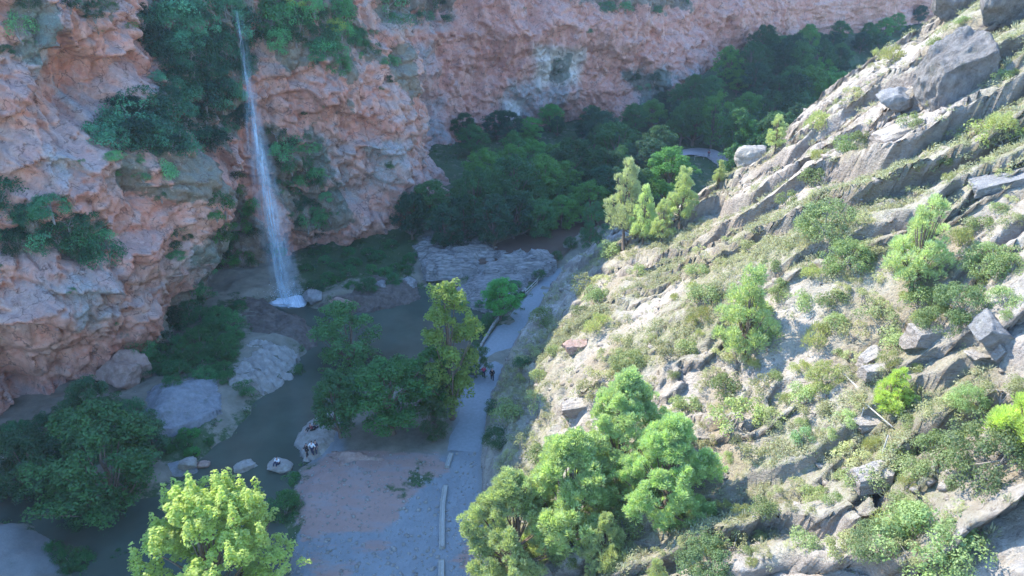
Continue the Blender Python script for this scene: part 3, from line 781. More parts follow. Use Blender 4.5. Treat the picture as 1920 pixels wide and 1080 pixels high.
# foam where it lands
def blob(name, c, r, mat, parent=None, sub=3, seed=1, rough=.25, cuts=0, smooth_=True):
    import bmesh
    bm = bmesh.new(); bmesh.ops.create_icosphere(bm, subdivisions=sub, radius=1); rng = np.random.default_rng(seed)
    V = np.array([v.co[:] for v in bm.verts]); 
    for i in range(cuts):
        n = unit(1, rng)[0]; n[2] *= .8; n /= np.linalg.norm(n); d = rng.uniform(.52, .86); q = V @ n
        V = V - np.maximum(0, q - d)[:, None] * n
    V = V * (1 + rough * fbm(V * 1.4 + seed * 5, 3, seed)[:, None] + ((.10 if sub > 5 else .05) * ridged(V * 1.9 + seed, 5, seed)[:, None] + .03 * fbm(V * 7, 3, seed)[:, None] if sub > 4 else 0)) + .05 * np.stack([vnoise(V * 6, seed + i) for i in range(3)], -1) * rough * 3
    Fc = np.array([[v.index for v in f.verts] for f in bm.faces]); bm.free()
    V = V * np.array(r)
    return mesh_np(name, V, Fc, mat, smooth_, parent)
fx, fy = gp(546, 568, -.7)
f0 = blob('foam', None, (2.7, 1.5, .45), M['foam'], fall, 4, 3, .5); f0.location = Vector((fx + .1, fy, -.62)) - fall.location; f0.rotation_euler = (0, 0, -.35)
rng = np.random.default_rng(4)
C = np.stack([fx + rng.normal(0, 1.5, 900) - .3, fy + .5 + rng.normal(0, .8, 900), -.4 + np.abs(rng.normal(0, 1.1, 900))], -1) - np.array(fall.location)
V, Fc = leaves(C, unit(900, rng), rng.uniform(.02, .07, 900), rng); mesh_np('spray', V, Fc, M['foam'], False, fall)['kind'] = 'stuff'

# ------------------------------------------------------------------ rocks
def rock(px, py, size, mat, label, name='boulder', seed=1, rz=0, sub=5, cuts=9, sink=.25, cat='boulder', group=None, tree_=None, z=None, rough=.16, dx=0):
    p, n, d = cast(px, py, 0, tree_)
    if z is not None: p = Vector((*gp(px, py, z), z))
    o = blob(name, None, size, M[mat], None, sub, seed, rough, cuts, False)
    o.location = (p.x, p.y, p.z + size[2] * (1 - 2 * sink) ); o.rotation_euler = (0, 0, rz)
    return tag(o, label, cat, group)
rock(462, 876, (1.25, .75, .8), 'palerock', 'small pale wedge of rock standing alone in the river', 'river_rock', 3, .4, cuts=12, z=-.7, sink=.42)
rock(524, 876, (1.35, 1.2, .75), 'palerock', 'low rounded grey rock in the river with a bather sitting on it', 'river_rock', 8, .1, cuts=8, z=-.7, sink=.42)
rock(354, 878, (1.0, .9, .8), 'palerock', 'pale pointed rock at the tip of the gravel spit', 'river_rock', 5, .4, cuts=11, z=-.5)
rock(380, 873, (.8, .5, .4), 'redrock', 'low brown rock just off the tip of the gravel spit', 'river_rock', 6, .1, z=-.6)
rock(222, 716, (3.0, 2.2, 2.2), 'redrock', 'pinkish fallen boulder nearest the near cliff base', seed=11, cuts=13)
rock(252, 708, (2.4, 2.0, 2.3), 'redrock', 'taller pinkish fallen boulder beside the undercut cliff', seed=12, cuts=14)
rock(590, 562, (1.6, 1.2, 1.1), 'rock', 'dark wet rock by the white foam of the waterfall', seed=14)
rock(640, 578, (2.2, 1.5, 1.2), 'redrock', 'broad brown rock on the bank beyond the waterfall pool', seed=15)
rock(760, 540, (2.0, 1.4, 1.3), 'rock', 'grey rock lying at the edge of the small rapid', seed=16)
rock(718, 548, (1.5, 1.3, 1.2), 'rock', 'dark rock in the bank between rapid and waterfall', seed=17)
rock(1792, 184, (4.4, 3.0, 3.8), 'crag', 'huge grey crag standing on the upper hillside', 'crag', 27, .1, 6, 10, .24, 'crag', tree_=HB, rough=.2)
rock(1790, 22, (2.6, 2.2, 3.0), 'crag', 'grey rock tower above the huge crag', 'crag', 22, .3, 5, 12, .2, 'crag', tree_=HB)
rock(1895, 40, (3.0, 2.4, 3.6), 'crag', 'grey rock wall on the uphill side of the huge crag', 'crag', 23, .3, 5, 12, .2, 'crag', tree_=HB)
rock(1682, 198, (2.2, 1.5, 1.5), 'rock', 'mid-sized grey boulder just below the huge crag', seed=24, tree_=HB)
rock(1410, 302, (2.3, 1.7, 1.7), 'palerock', 'rounded pale boulder perched on the ridge line', seed=25, cuts=5, tree_=HB, sink=.3)
def block(px, py, size, mat, label, seed, rz=0, tilt=(0, 0), name='boulder', lift=.28):
    import bmesh
    bm = bmesh.new(); bmesh.ops.create_icosphere(bm, subdivisions=5, radius=1.7); rg_ = np.random.default_rng(seed)
    V = np.array([v.co[:] for v in bm.verts]); Fc = np.array([[v.index for v in f.verts] for f in bm.faces]); bm.free()
    for ax_ in range(3):
        for sg in (-1, 1):
            n = np.zeros(3); n[ax_] = sg; n += rg_.normal(0, .16, 3); n /= np.linalg.norm(n); V = V - np.maximum(0, V @ n - rg_.uniform(.8, 1.0))[:, None] * n
    for _ in range(7):
        n = unit(1, rg_)[0]; V = V - np.maximum(0, V @ n - rg_.uniform(1.05, 1.3))[:, None] * n
    V = V * (1 + .07 * ridged(V * 1.3 + seed, 4, seed)[:, None]) + .05 * np.stack([fbm(V * 3 + seed, 3, seed + i) for i in range(3)], -1)
    o = mesh_np(name, V * np.array(size), Fc, M[mat])
    p, n, d = cast(px, py, 0, HB); o.location = (p.x, p.y, p.z + size[2] * lift); o.rotation_euler = (tilt[0], tilt[1], rz)
    return tag(o, label, 'boulder')
block(1735, 636, (1.35, .9, .75), 'hill', 'square-cut pale block with a flat top and a bush on it', 31, .1, (.05, .03))
block(1857, 640, (1.2, .9, .8), 'rock', 'grey tipped boulder with a rounded top', 32, .3, (.3, .5), lift=.7)
block(1838, 667, (.75, .5, .16), 'hill', 'thin pale slab lying below the grey tipped boulder', 33, .1, (.0, .1))
block(1873, 668, (.3, .3, .5), 'hill', 'narrow upright stone propped under the grey tipped boulder', 34, .3, (.3, .2))
block(1632, 674, (.95, .6, .45), 'hill', 'brownish angular block uphill of the timber posts', 35, .5, (.1, -.1))
block(1640, 702, (1.1, .6, .5), 'hill', 'flat-topped block just behind the timber rail', 36, .2, (.05, .05))
block(1632, 800, (1.0, .6, .45), 'hill', 'flat pale block between the two timber posts', 37, .1, (.1, 0))
block(1628, 900, (1.3, .8, .55), 'hill', 'wide pale block under the lower timber post', 38, .2, (.1, -.05))
block(1075, 768, (1.3, .9, .7), 'hill', 'pale overhanging block above the pine cluster', 39, .1, (.1, -.05))
block(1078, 652, (1.3, .8, .5), 'redrock', 'reddish squared outcrop above the path', 40, .1, (.1, -.05))
block(1880, 345, (2.0, 1.0, .5), 'rock', 'long pale ledge block at the upper edge of the hillside', 41, -.2, (.1, -.35))
block(1690, 250, (2.2, 1.2, .5), 'hill', 'flat tilted grey ledge below the mid-sized boulder', 42, -.2, (.1, -.45))

def outcrop(name, pix, zb, hgt, mat, label, step=.22, terr=.5, edge=2.0, seed=1, rough=.5, ax=(.2, 1), cat='rock outcrop', L=1.6, kind=None):
    poly = wpoly(pix, zb); pa = np.array(poly); x0, y0 = pa.min(0) - 1.5; x1, y1 = pa.max(0) + 1.5
    X, Y = np.meshgrid(np.arange(x0, x1, step), np.arange(y0, y1, step), indexing='ij'); P = np.stack([X, Y, X * 0], -1)
    s_ = sdist(X, Y, poly) + .5 * fbm(P / 2, 3, seed)
    q = (ax[0] * X + ax[1] * Y) / L + .9 * fbm(P / 4, 3, seed + 1); f = q - np.floor(q)
    z = hgt * smooth(-.3, edge, s_) + terr * (f * smooth(1, .88, f) - .4) + rough * .5 * fbm(P / 1.6, 4, seed + 3) + rough * .3 * ridged(P / .9, 3, seed + 4)
    z = np.where(s_ < -.3, -1.2, z)
    keep = s_ > -1.0
    i = np.arange(X.size).reshape(X.shape); Fc = gridfaces(*X.shape); kk = keep.ravel(); Fc = Fc[kk[Fc].all(1)]
    ids = np.unique(Fc); mp = -np.ones(X.size, int); mp[ids] = np.arange(len(ids))
    V = np.stack([X, Y, zb + z], -1).reshape(-1, 3)[ids]; c = V.mean(0); c[2] = zb
    o = mesh_np(name, V - c, mp[Fc], M[mat]); o.location = c
    tag(o, label, cat, None, kind); return o
OC = []
OC.append(outcrop('rock_weir', [(775, 470), (800, 445), (860, 435), (880, 450), (925, 455), (932, 482), (1035, 478), (1040, 500), (1010, 510), (920, 512), (880, 505), (800, 510)], 1.3, 1.1, 'ledge', 'brown layered rock weir between the brown pool and the river', terr=2.0, seed=3, L=2.7, rough=.3))
OC.append(outcrop('rock_outcrop', [(850, 550), (900, 515), (990, 510), (1000, 530), (960, 600), (880, 575)], -.7, 1.6, 'ledge', 'stepped brown ledges between the weir and the green tree', terr=.7, seed=4, L=1.8, rough=.3))
OC.append(outcrop('rock_outcrop', [(418, 700), (450, 665), (500, 650), (560, 672), (545, 705), (520, 725), (480, 745), (430, 760), (410, 730)], -.6, 1.6, 'palerock', 'white wrinkled limestone rocks at the bend of the river', terr=.8, seed=5, rough=1.3, L=1.5))
OC.append(outcrop('rock_slab', [(250, 740), (300, 715), (400, 712), (420, 740), (410, 765), (330, 800), (250, 825), (262, 780)], 1.0, 1.6, 'slab', 'grey sloping slab between the reddish boulders and the river', terr=.2, seed=6, rough=.35, edge=4))
OC.append(outcrop('rock_slab', [(556, 830), (575, 795), (600, 772), (636, 770), (640, 800), (645, 840), (610, 860), (575, 858)], -.5, 1.2, 'palerock', 'flat grey riverside rock where a small group sits and stands', terr=.15, seed=7, rough=.25, edge=2))
OC.append(outcrop('gravel_spit', [(258, 868), (300, 862), (350, 862), (362, 880), (320, 890), (270, 885)], -.45, .6, 'slab', None, terr=0, seed=8, rough=.15, edge=2, cat=None, kind='structure'))
OC.append(outcrop('rock_outcrop', [(430, 560), (500, 570), (560, 600), (590, 620), (590, 650), (520, 665), (450, 650), (420, 600)], -.6, 1.5, 'wet', 'dark brown mossy rocks at the foot of the waterfall', terr=.5, seed=9, rough=.7))
OC.append(outcrop('rock_outcrop', [(620, 545), (700, 520), (770, 535), (790, 560), (740, 575), (640, 590), (600, 575)], -.6, 1.3, 'wet', 'low brown rocks along the far bank of the lower pool', terr=.5, seed=10, rough=.6))
OC.append(outcrop('rock_outcrop', [(625, 850), (660, 848), (720, 850), (725, 865), (640, 875)], -.1, .7, 'redrock', 'low grey-pink ledge under the round dark tree', terr=.3, seed=12, rough=.4))
OC.append(outcrop('rock_outcrop', [(930, 740), (955, 690), (980, 640), (1020, 600), (1046, 560), (1062, 580), (1020, 640), (990, 700), (950, 770), (938, 800)], .1, 2.0, 'ledge', 'shaded banded rock bank along the uphill edge of the path', terr=.6, seed=13, rough=.6, L=.9))
OBV = bvh_t = None
def bvh_any(objs):
    vs, fs, n = [], [], 0
    for o in objs:
        l = o.location
        for v in o.data.vertices: vs.append((v.co.x + l.x, v.co.y + l.y, v.co.z + l.z))
        for f in o.data.polygons: fs.append(tuple(q + n for q in f.vertices))
        n += len(o.data.vertices)
    return BVHTree.FromPolygons(vs, fs)
OBV = bvh_any([o for o in OC])
def cast2(px, py):
    a = cast(px, py); d = Vector(ray(px, py)).normalized(); h = OBV.ray_cast(Vector((0, 0, H)), d)
    return h[0] if h[0] and (a[0] is None or h[3] < a[2]) else a[0]

# ------------------------------------------------------------------ path, kerbs, fences, wall
def ribbon(name, Lp, Rp, zoff, mat, n=60, kind='structure', across=5, thick=0, amp=.04):
    def res(P):
        P = np.array([gp(*p) for p in P]); s = np.r_[0, np.cumsum(np.linalg.norm(np.diff(P, axis=0), axis=1))]; t = np.linspace(0, s[-1], n)
        return np.stack([np.interp(t, s, P[:, 0]), np.interp(t, s, P[:, 1])], 1)
    A, B = res(Lp), res(Rp); q = np.linspace(0, 1, across)[None, :, None]; W_ = A[:, None] * (1 - q) + B[:, None] * q
    V = np.zeros((n, across, 3)); V[..., :2] = W_
    zz = np.array([[down(x, y, GB) for x, y in r_] for r_ in W_])
    zz = np.maximum(zz, -.1); zm = zz.mean(1); zm = np.convolve(np.r_[zm[:3], zm, zm[-3:]], np.ones(7) / 7, 'valid')
    V[..., 2] = zm[:, None] + zoff
    V[:, 0, :2] += amp * 4 * vnoise(np.stack([V[:, 0, 0], V[:, 0, 1], zm], -1), 9)[:, None]
    V[:, 0, 2] -= .25; V[:, -1, 2] -= .25
    o = mesh_np(name, V, gridfaces(n, across), mat, True); tag(o, kind=kind); return o
GB = bvh(G)
PL = [(832, 845), (842, 800), (858, 745), (876, 690), (898, 650), (935, 605), (975, 560), (1005, 530), (1022, 510), (1060, 502), (1110, 492)]
PR = [(910, 850), (920, 790), (934, 740), (953, 690), (977, 645), (1010, 598), (1038, 556), (1055, 530), (1075, 520), (1110, 512), (1150, 505)]
path = ribbon('path', PL, PR, .06, M['path'], across=7)
M['pathgrit'] = M['path']
road = ribbon('road', [(1240, 330), (1290, 315), (1320, 318), (1345, 332)], [(1240, 310), (1300, 300), (1340, 302), (1375, 320)], .25, m_simple('road_surface', (.36, .31, .31), .9, .12, 3, .2), n=24)
def kerb(px, label, wid=.5, hh=.32):
    P = np.array([gp(*p) for p in px]); n = 24; s = np.r_[0, np.cumsum(np.linalg.norm(np.diff(P, axis=0), axis=1))]; t = np.linspace(0, s[-1], n)
    C = np.stack([np.interp(t, s, P[:, 0]), np.interp(t, s, P[:, 1])], 1); T = np.gradient(C, axis=0); T /= np.linalg.norm(T, axis=1, keepdims=True); Nn = np.stack([-T[:, 1], T[:, 0]], 1)
    prof = [(-.5, -.3), (-.5, .8), (-.42, 1), (-.28, 1), (-.25, .86), (.25, .86), (.28, 1), (.42, 1), (.5, .8), (.5, -.3)]
    zb = np.array([down(x, y, GB) for x, y in C]); zb = np.convolve(np.r_[zb[:3], zb, zb[-3:]], np.ones(7) / 7, 'valid')
    V = np.array([[(*(C[i] + Nn[i] * a * wid), zb[i] + b * hh) for a, b in prof] for i in range(n)]); c = V[n // 2].mean(0)
    m = len(prof); Fc = gridfaces(n, m); ends = [[0, 1, 8, 9], [1, 2, 7, 8], [2, 3, 6, 7], [3, 4, 5, 6]]
    Fc = np.concatenate([Fc, np.array(ends), np.array(ends)[:, ::-1] + (n - 1) * m])
    o = mesh_np('stone_kerb', V - c, Fc, M['concrete']); o.location = c
    return tag(o, label, 'kerb', 'low stone kerbs down the middle of the clearing')
kerb([(838, 876), (842, 864), (846, 853)], 'shortest low stone kerb, farthest up the clearing')
kerb([(829, 1030), (829, 985), (830, 945), (835, 910)], 'long straight low stone kerb in the middle of the clearing')
kerb([(828, 1180), (828, 1120), (828, 1055)], 'low stone kerb cut off by the bottom of the view', .5)
def bar(a, b, r, sides=5): return ([np.array(a, float), (np.array(a, float) + np.array(b, float)) / 2, np.array(b, float)], [r, r, r])
def fence(px, label, name='wooden_fence', hh=1.0, gap=2.2, rails=(.5, .95), r=.055, mat='wood', zoff=0):
    P = np.array([gp(*p) for p in px]); s = np.r_[0, np.cumsum(np.linalg.norm(np.diff(P, axis=0), axis=1))]; n = max(2, int(s[-1] / gap) + 1); t = np.linspace(0, s[-1], n)
    Q = [np.array((np.interp(a, s, P[:, 0]), np.interp(a, s, P[:, 1]), 0)) for a in t]
    for q in Q: q[2] = max(down(q[0], q[1], TB), -.2) + zoff
    e = empty(name, tuple(Q[0])); tag(e, label, 'fence')
    for q in Q:
        V, Fc = tubes([bar(q + (0, 0, -.3), q + (0, 0, hh + .05), r * 1.2)], 6); mesh_np('post', V - Q[0], Fc, M[mat], False, e)
    for rr in rails:
        V, Fc = tubes([bar(Q[i] + (0, 0, rr), Q[i + 1] + (0, 0, rr), r) for i in range(n - 1)], 5); mesh_np('rail', V - Q[0], Fc, M[mat], False, e)
    return e
fence([(985, 556), (1000, 542), (1014, 526), (1020, 512)], 'short two-railed pale wooden fence at the top bend of the path')
fence([(1300, 322), (1325, 320), (1340, 328), (1350, 345)], 'curved railing along the distant bend of the road', 'road_railing', mat='concrete', zoff=.4)
# stone edging along the river side of the path
ed = []; pts = np.array([gp(*p) for p in [(875, 700), (895, 662), (925, 612), (968, 560), (985, 545)]]); s = np.r_[0, np.cumsum(np.linalg.norm(np.diff(pts, axis=0), axis=1))]
Vs, Fs, n0 = [], [], 0; rng = np.random.default_rng(7)
for t_ in np.arange(0, s[-1], .85):
    x, y = np.interp(t_, s, pts[:, 0]), np.interp(t_, s, pts[:, 1]); z = max(down(x, y, GB), 0) + .18
    a = math.atan2(*(pts[-1] - pts[0])[::-1]); hs = np.array((.36, .15, .24)) * rng.uniform(.8, 1.15, 3)
    c = np.array([(i, j, k_) for i in (-1, 1) for j in (-1, 1) for k_ in (-1, 1)], float) * hs * (1 + rng.uniform(-.12, .12, (8, 3)))
    c = c @ np.array([[math.cos(a), math.sin(a), 0], [-math.sin(a), math.cos(a), 0], [0, 0, 1]]) + np.array((x, y, z))
    Vs.append(c); Fs.append(np.array([[0, 1, 3, 2], [4, 6, 7, 5], [0, 4, 5, 1], [2, 3, 7, 6], [0, 2, 6, 4], [1, 5, 7, 3]]) + n0); n0 += 8
V = np.concatenate(Vs); c = V.mean(0); o = mesh_np('stone_edging', V - c, np.concatenate(Fs), M['concrete']); o.location = c
tag(o, 'low edging wall of pale stones along the river side of the path', 'wall')
# rendered retaining wall at the cliff foot
a, b = np.array(gp(690, 452, 1)), np.array(gp(772, 437, 1)); d_ = (b - a) / np.linalg.norm(b - a); nn = np.array((-d_[1], d_[0])); L0 = np.linalg.norm(b - a)
nu, nv = 20, 8; V = []
for i in range(nu):
    for j in range(nv):
        u_ = i / (nu - 1); p = a + d_ * L0 * u_ + nn * (.5 * j / (nv - 1) * 1.5) + nn * .6 * math.sin(u_ * 3.1)
        V.append((p[0], p[1], -.3 + (2.9 + 1.5 * u_) * j / (nv - 1)))
for j in range(2):
    for i in range(nu):
        u_ = i / (nu - 1); p = a + d_ * L0 * u_ + nn * (.75 + .5 * (j + 1)) + nn * .6 * math.sin(u_ * 3.1); V.append((p[0], p[1], -.3 + 2.9 + 1.5 * u_ - .02 * j))
V = np.array(V); Fc = gridfaces(nu, nv).tolist()
top = [i * nv + nv - 1 for i in range(nu)]; r1 = [nu * nv + i for i in range(nu)]
for i in range(nu - 1): Fc.append([top[i], top[i + 1], r1[i + 1], r1[i]])
c = V.mean(0); o = mesh_np('retaining_wall', V - c, np.array(Fc), M['render']); o.location = c
tag(o, 'pinkish rendered retaining wall under the red buttress', 'wall')

# timber posts and fallen rail on the hillside
def timber(px, py, h, label, lean):
    p, _, _ = cast(px, py, 0, HB); e = p; V, Fc = tubes([([(0, 0, -.4), (lean * .5, 0, h * .5), (lean, 0, h)], [.055, .05, .045])], 7)
    o = mesh_np('timber_post', V, Fc, M['concrete']); o.location = p; tag(o, label, 'post'); return p + Vector((lean, 0, h))
t1 = timber(1611, 796, 1.35, 'pale upright post on the upper slope rock, higher of two', .06)
t2 = timber(1652, 858, 1.7, 'pale upright post on the lower pale block, taller of two', .1)
for (a_, b_, r_, lb) in (((1572, 697), (1640, 768), .06, 'long grey weathered pole lying downslope past the higher post'), ((1618, 760), (1672, 808), .05, 'shorter grey pole lying towards the taller post')):
    p, _, _ = cast(*a_, 0, HB); q, _, _ = cast(*b_, 0, HB); V, Fc = tubes([bar((0, 0, .25), tuple(q - p + Vector((0, 0, .3))), r_)], 6)
    o = mesh_np('wooden_pole', V, Fc, M['wood']); o.location = p; tag(o, lb, 'pole')

# ------------------------------------------------------------------ people
def skin_mesh(name, verts, edges, radii, mat, parent=None, sub=1):
    me = bpy.data.meshes.new(name); me.from_pydata([tuple(v) for v in verts], edges, []); o = obj(name, me)
    md = o.modifiers.new('skin', 'SKIN'); md.use_smooth_shade = True
    for sv, r in zip(me.skin_vertices[0].data, radii): sv.radius = (r, r)
    seen = set(); adj = {}
    for a, b in edges: adj.setdefault(a, []).append(b); adj.setdefault(b, []).append(a)
    for i in range(len(verts)):
        if i in seen: continue
        me.skin_vertices[0].data[i].use_root = True; st = [i]
        while st:
            q = st.pop()
            if q in seen: continue
            seen.add(q); st += adj.get(q, [])
    s2 = o.modifiers.new('sub', 'SUBSURF'); s2.levels = sub; s2.render_levels = sub
    dg = bpy.context.evaluated_depsgraph_get(); m2 = bpy.data.meshes.new_from_object(o.evaluated_get(dg)); m2.name = name
    nm = o.name; bpy.data.objects.remove(o); m2.materials.clear(); m2.materials.append(mat)
    o = obj(name, m2); o.parent = parent; return o
def person(loc, rz, label, shirt, legs, pose='stand', stride=.12, arms=(.1, .1), sleeves='short', group=None):
    o = None
    if pose == 'stand':
        J = dict(pel=(0, 0, .95), wst=(0, 0, 1.08), che=(0, .01, 1.30), nck=(0, 0, 1.48), hb=(0, .01, 1.55), hd=(0, .02, 1.66),
                 hl=(-.1, 0, .90), hr=(.1, 0, .90), kl=(-.11, stride * .6, .5), kr=(.11, -stride * .3, .5), al=(-.11, stride, .07), ar=(.11, -stride, .08), tl=(-.12, stride + .17, .03), tr=(.12, -stride + .17, .03))
        sz = 1.40
    else:
        J = dict(pel=(0, 0, .12), wst=(0, .02, .26), che=(0, .06, .48), nck=(0, .09, .66), hb=(0, .11, .73), hd=(0, .14, .84),
                 hl=(-.1, .03, .1), hr=(.1, .03, .1), kl=(-.14, .42, .42), kr=(.15, .44, .38), al=(-.14, .60, .06), ar=(.16, .64, .05), tl=(-.14, .76, .04), tr=(.17, .8, .04))
        sz = .58
    for s_, sg, am in (('l', -1, arms[0]), ('r', 1, arms[1])):
        sh = (sg * .19, J['che'][1], sz); J['s' + s_] = sh
        if pose == 'stand':
            J['e' + s_] = (sg * (.24 + am * .3), sh[1] - .02 + am * .2, sz - .30); J['w' + s_] = (sg * (.25 + am * .2), sh[1] + .08 + am * .6, sz - .53 + am * .25)
        else:
            J['e' + s_] = (sg * .25, sh[1] + .12, sz - .25); J['w' + s_] = (sg * .17, sh[1] + .33, sz - .22)
    RAD = dict(pel=.145, wst=.125, che=.15, nck=.055, hb=.075, hd=.10, hl=.095, hr=.095, kl=.06, kr=.06, al=.04, ar=.04, tl=.035, tr=.035, sl=.06, sr=.06, el=.042, er=.042, wl=.028, wr=.028)
    names = list(J); idx = {n: i for i, n in enumerate(names)}; V = [np.array(J[n]) for n in names]; rr = [RAD[n] for n in names]
    E = [(idx[a], idx[b]) for a, b in (('pel', 'wst'), ('wst', 'che'), ('che', 'nck'), ('nck', 'hb'), ('hb', 'hd'), ('pel', 'hl'), ('pel', 'hr'), ('hl', 'kl'), ('hr', 'kr'), ('kl', 'al'), ('kr', 'ar'), ('al', 'tl'), ('ar', 'tr'),
                                       ('che', 'sl'), ('che', 'sr'), ('sl', 'el'), ('sr', 'er'), ('el', 'wl'), ('er', 'wr'))]
    for s_, sg in (('l', -1), ('r', 1)):     # palm and five fingers
        wv = V[idx['w' + s_]]; ev = V[idx['e' + s_]]; d = (wv - ev) / np.linalg.norm(wv - ev); side = np.array((0, 1., 0)); side = side - d * (side @ d); side /= np.linalg.norm(side)
        V.append(wv + d * .075); rr.append(.034); pi = len(V) - 1; E.append((idx['w' + s_], pi))
        for k_, (o_, ln_) in enumerate(((-.03, .055), (-.01, .07), (.01, .066), (.028, .058))):
            b0 = V[pi] + side * o_; V += [b0, b0 + d * ln_ * .6, b0 + d * ln_ + np.cross(d, side) * .015]; rr += [.009, .009, .008]; m = len(V); E += [(m - 3, m - 2), (m - 2, m - 1)]
        b0 = wv + d * .03 + side * .03; V += [b0, b0 + side * .03 + d * .02, b0 + side * .045 + d * .045]; rr += [.011, .010, .009]; m = len(V); E += [(m - 3, m - 2), (m - 2, m - 1)]
    # nose and ears
    hd = np.array(J['hd']); V += [hd + (0, .09, -.01), hd + (0, .118, -.025)]; rr += [.016, .012]; E.append((len(V) - 2, len(V) - 1))
    for sg in (-1, 1): V += [hd + (sg * .088, 0, 0), hd + (sg * .103, -.01, .0)]; rr += [.02, .016]; E.append((len(V) - 2, len(V) - 1))
    body = skin_mesh('person', V, E, rr, M['skin']); body.location = loc; body.rotation_euler = (0, 0, rz)
    def sub(name, keys, ed, grow_, mat):
        ii = {n: i for i, n in enumerate(keys)}
        return skin_mesh(name, [J[n] for n in keys], [(ii[a], ii[b]) for a, b in ed], [RAD[n] + grow_ for n in keys], M[mat], body)
    ks = ['che', 'wst', 'pel', 'sl', 'sr', 'el', 'er'] + (['wl', 'wr'] if sleeves == 'long' else [])
    es = [('pel', 'wst'), ('wst', 'che'), ('che', 'sl'), ('che', 'sr'), ('sl', 'el'), ('sr', 'er')] + ([('el', 'wl'), ('er', 'wr')] if sleeves == 'long' else [])
    sub('shirt', ks, es, .022, shirt)
    sub('trousers', ['pel', 'hl', 'hr', 'kl', 'kr', 'al', 'ar'], [('pel', 'hl'), ('pel', 'hr'), ('hl', 'kl'), ('hr', 'kr'), ('kl', 'al'), ('kr', 'ar')], .024, legs)
    skin_mesh('hair', [hd + (0, -.03, .02), hd + (0, -.015, .055)], [(0, 1)], [.10, .085], M['hair'], body)
    for sg in (-1, 1): blob('eye', None, (.014, .008, .01), M['hair'], body, 1, 1, 0).location = hd + (sg * .034, .096, .012)
    skin_mesh('mouth', [hd + (-.022, .092, -.052), hd + (.022, .092, -.052)], [(0, 1)], [.007, .007], M['maroon'], body)
    return tag(body, label, 'person', group)
def at(px, py):
    p = cast2(px, py); return (p.x, p.y, p.z)
def onp(px, py, z=.06): return (*gp(px, py, z), z)
person(onp(907, 709, .08), 0.2, 'person in a pink top and dark trousers walking on the path', 'pink', 'navy', stride=.16)
person(onp(923, 714, .08), .05, 'person in black clothes walking on the path beside the pink top', 'black', 'black', stride=.18, sleeves='long')
person(at(577, 857), 2.2, 'person in dark clothes standing by the river beside the white shirt', 'black', 'black', arms=(.1, .3), sleeves='long')
person(at(587, 853), 3.0, 'person in a white shirt standing on the riverside rock', 'white', 'navy', arms=(.5, .5))
person(at(594, 851), 2.6, 'person in navy clothes half hidden behind the white shirt', 'navy', 'navy')
sx, sy = gp(521, 867, .35); person((sx, sy, .22), 2.9, 'person in a white shirt sitting on the rock in the river', 'white', 'navy', 'sit')
person(at(585, 806), 2.2, 'person in maroon sitting at the edge of the riverside rock', 'maroon', 'black', 'sit')
person(at(593, 802), 2.8, 'person in dark grey sitting close beside the maroon sitter', 'grey', 'black', 'sit')
person(onp(1035, 548, .1), 2.8, 'small person in dark clothes standing at the edge of the path near its far bend', 'grey', 'black')
p_, _, _ = cast(1328, 298, 0, TB)
person(tuple(p_ + Vector((0, 0, .25))), 3.0, 'distant person in a red top on the far bend of the road', 'maroon', 'navy')

# ------------------------------------------------------------------ trees of the valley
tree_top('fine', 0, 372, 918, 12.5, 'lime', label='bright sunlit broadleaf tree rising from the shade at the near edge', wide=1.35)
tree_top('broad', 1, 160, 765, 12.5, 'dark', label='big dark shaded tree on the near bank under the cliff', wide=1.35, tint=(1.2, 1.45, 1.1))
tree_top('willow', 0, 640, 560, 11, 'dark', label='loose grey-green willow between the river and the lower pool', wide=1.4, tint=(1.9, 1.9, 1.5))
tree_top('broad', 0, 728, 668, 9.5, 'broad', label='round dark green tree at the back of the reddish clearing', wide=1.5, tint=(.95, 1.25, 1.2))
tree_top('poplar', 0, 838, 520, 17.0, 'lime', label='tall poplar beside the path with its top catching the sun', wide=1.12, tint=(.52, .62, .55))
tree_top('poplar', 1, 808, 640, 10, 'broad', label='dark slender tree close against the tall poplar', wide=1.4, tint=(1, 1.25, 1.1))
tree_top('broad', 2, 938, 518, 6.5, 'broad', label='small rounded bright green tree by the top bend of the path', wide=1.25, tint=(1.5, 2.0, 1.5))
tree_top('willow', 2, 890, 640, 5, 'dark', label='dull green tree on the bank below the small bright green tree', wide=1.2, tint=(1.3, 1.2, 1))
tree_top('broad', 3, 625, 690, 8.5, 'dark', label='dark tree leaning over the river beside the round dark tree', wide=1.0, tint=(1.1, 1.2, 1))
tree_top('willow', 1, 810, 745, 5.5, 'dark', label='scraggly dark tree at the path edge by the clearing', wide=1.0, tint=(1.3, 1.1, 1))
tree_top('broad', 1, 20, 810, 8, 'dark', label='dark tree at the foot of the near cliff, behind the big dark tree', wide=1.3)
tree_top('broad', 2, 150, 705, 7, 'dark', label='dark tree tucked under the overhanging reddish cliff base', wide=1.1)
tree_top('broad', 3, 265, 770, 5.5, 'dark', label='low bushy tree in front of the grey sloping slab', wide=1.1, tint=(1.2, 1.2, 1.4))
tree_top('willow', 2, 1112, 375, 9, 'dark', label='shaded conical tree just beyond the tall ridge pine', wide=.9, tint=(1.1, 1.2, 1.1))

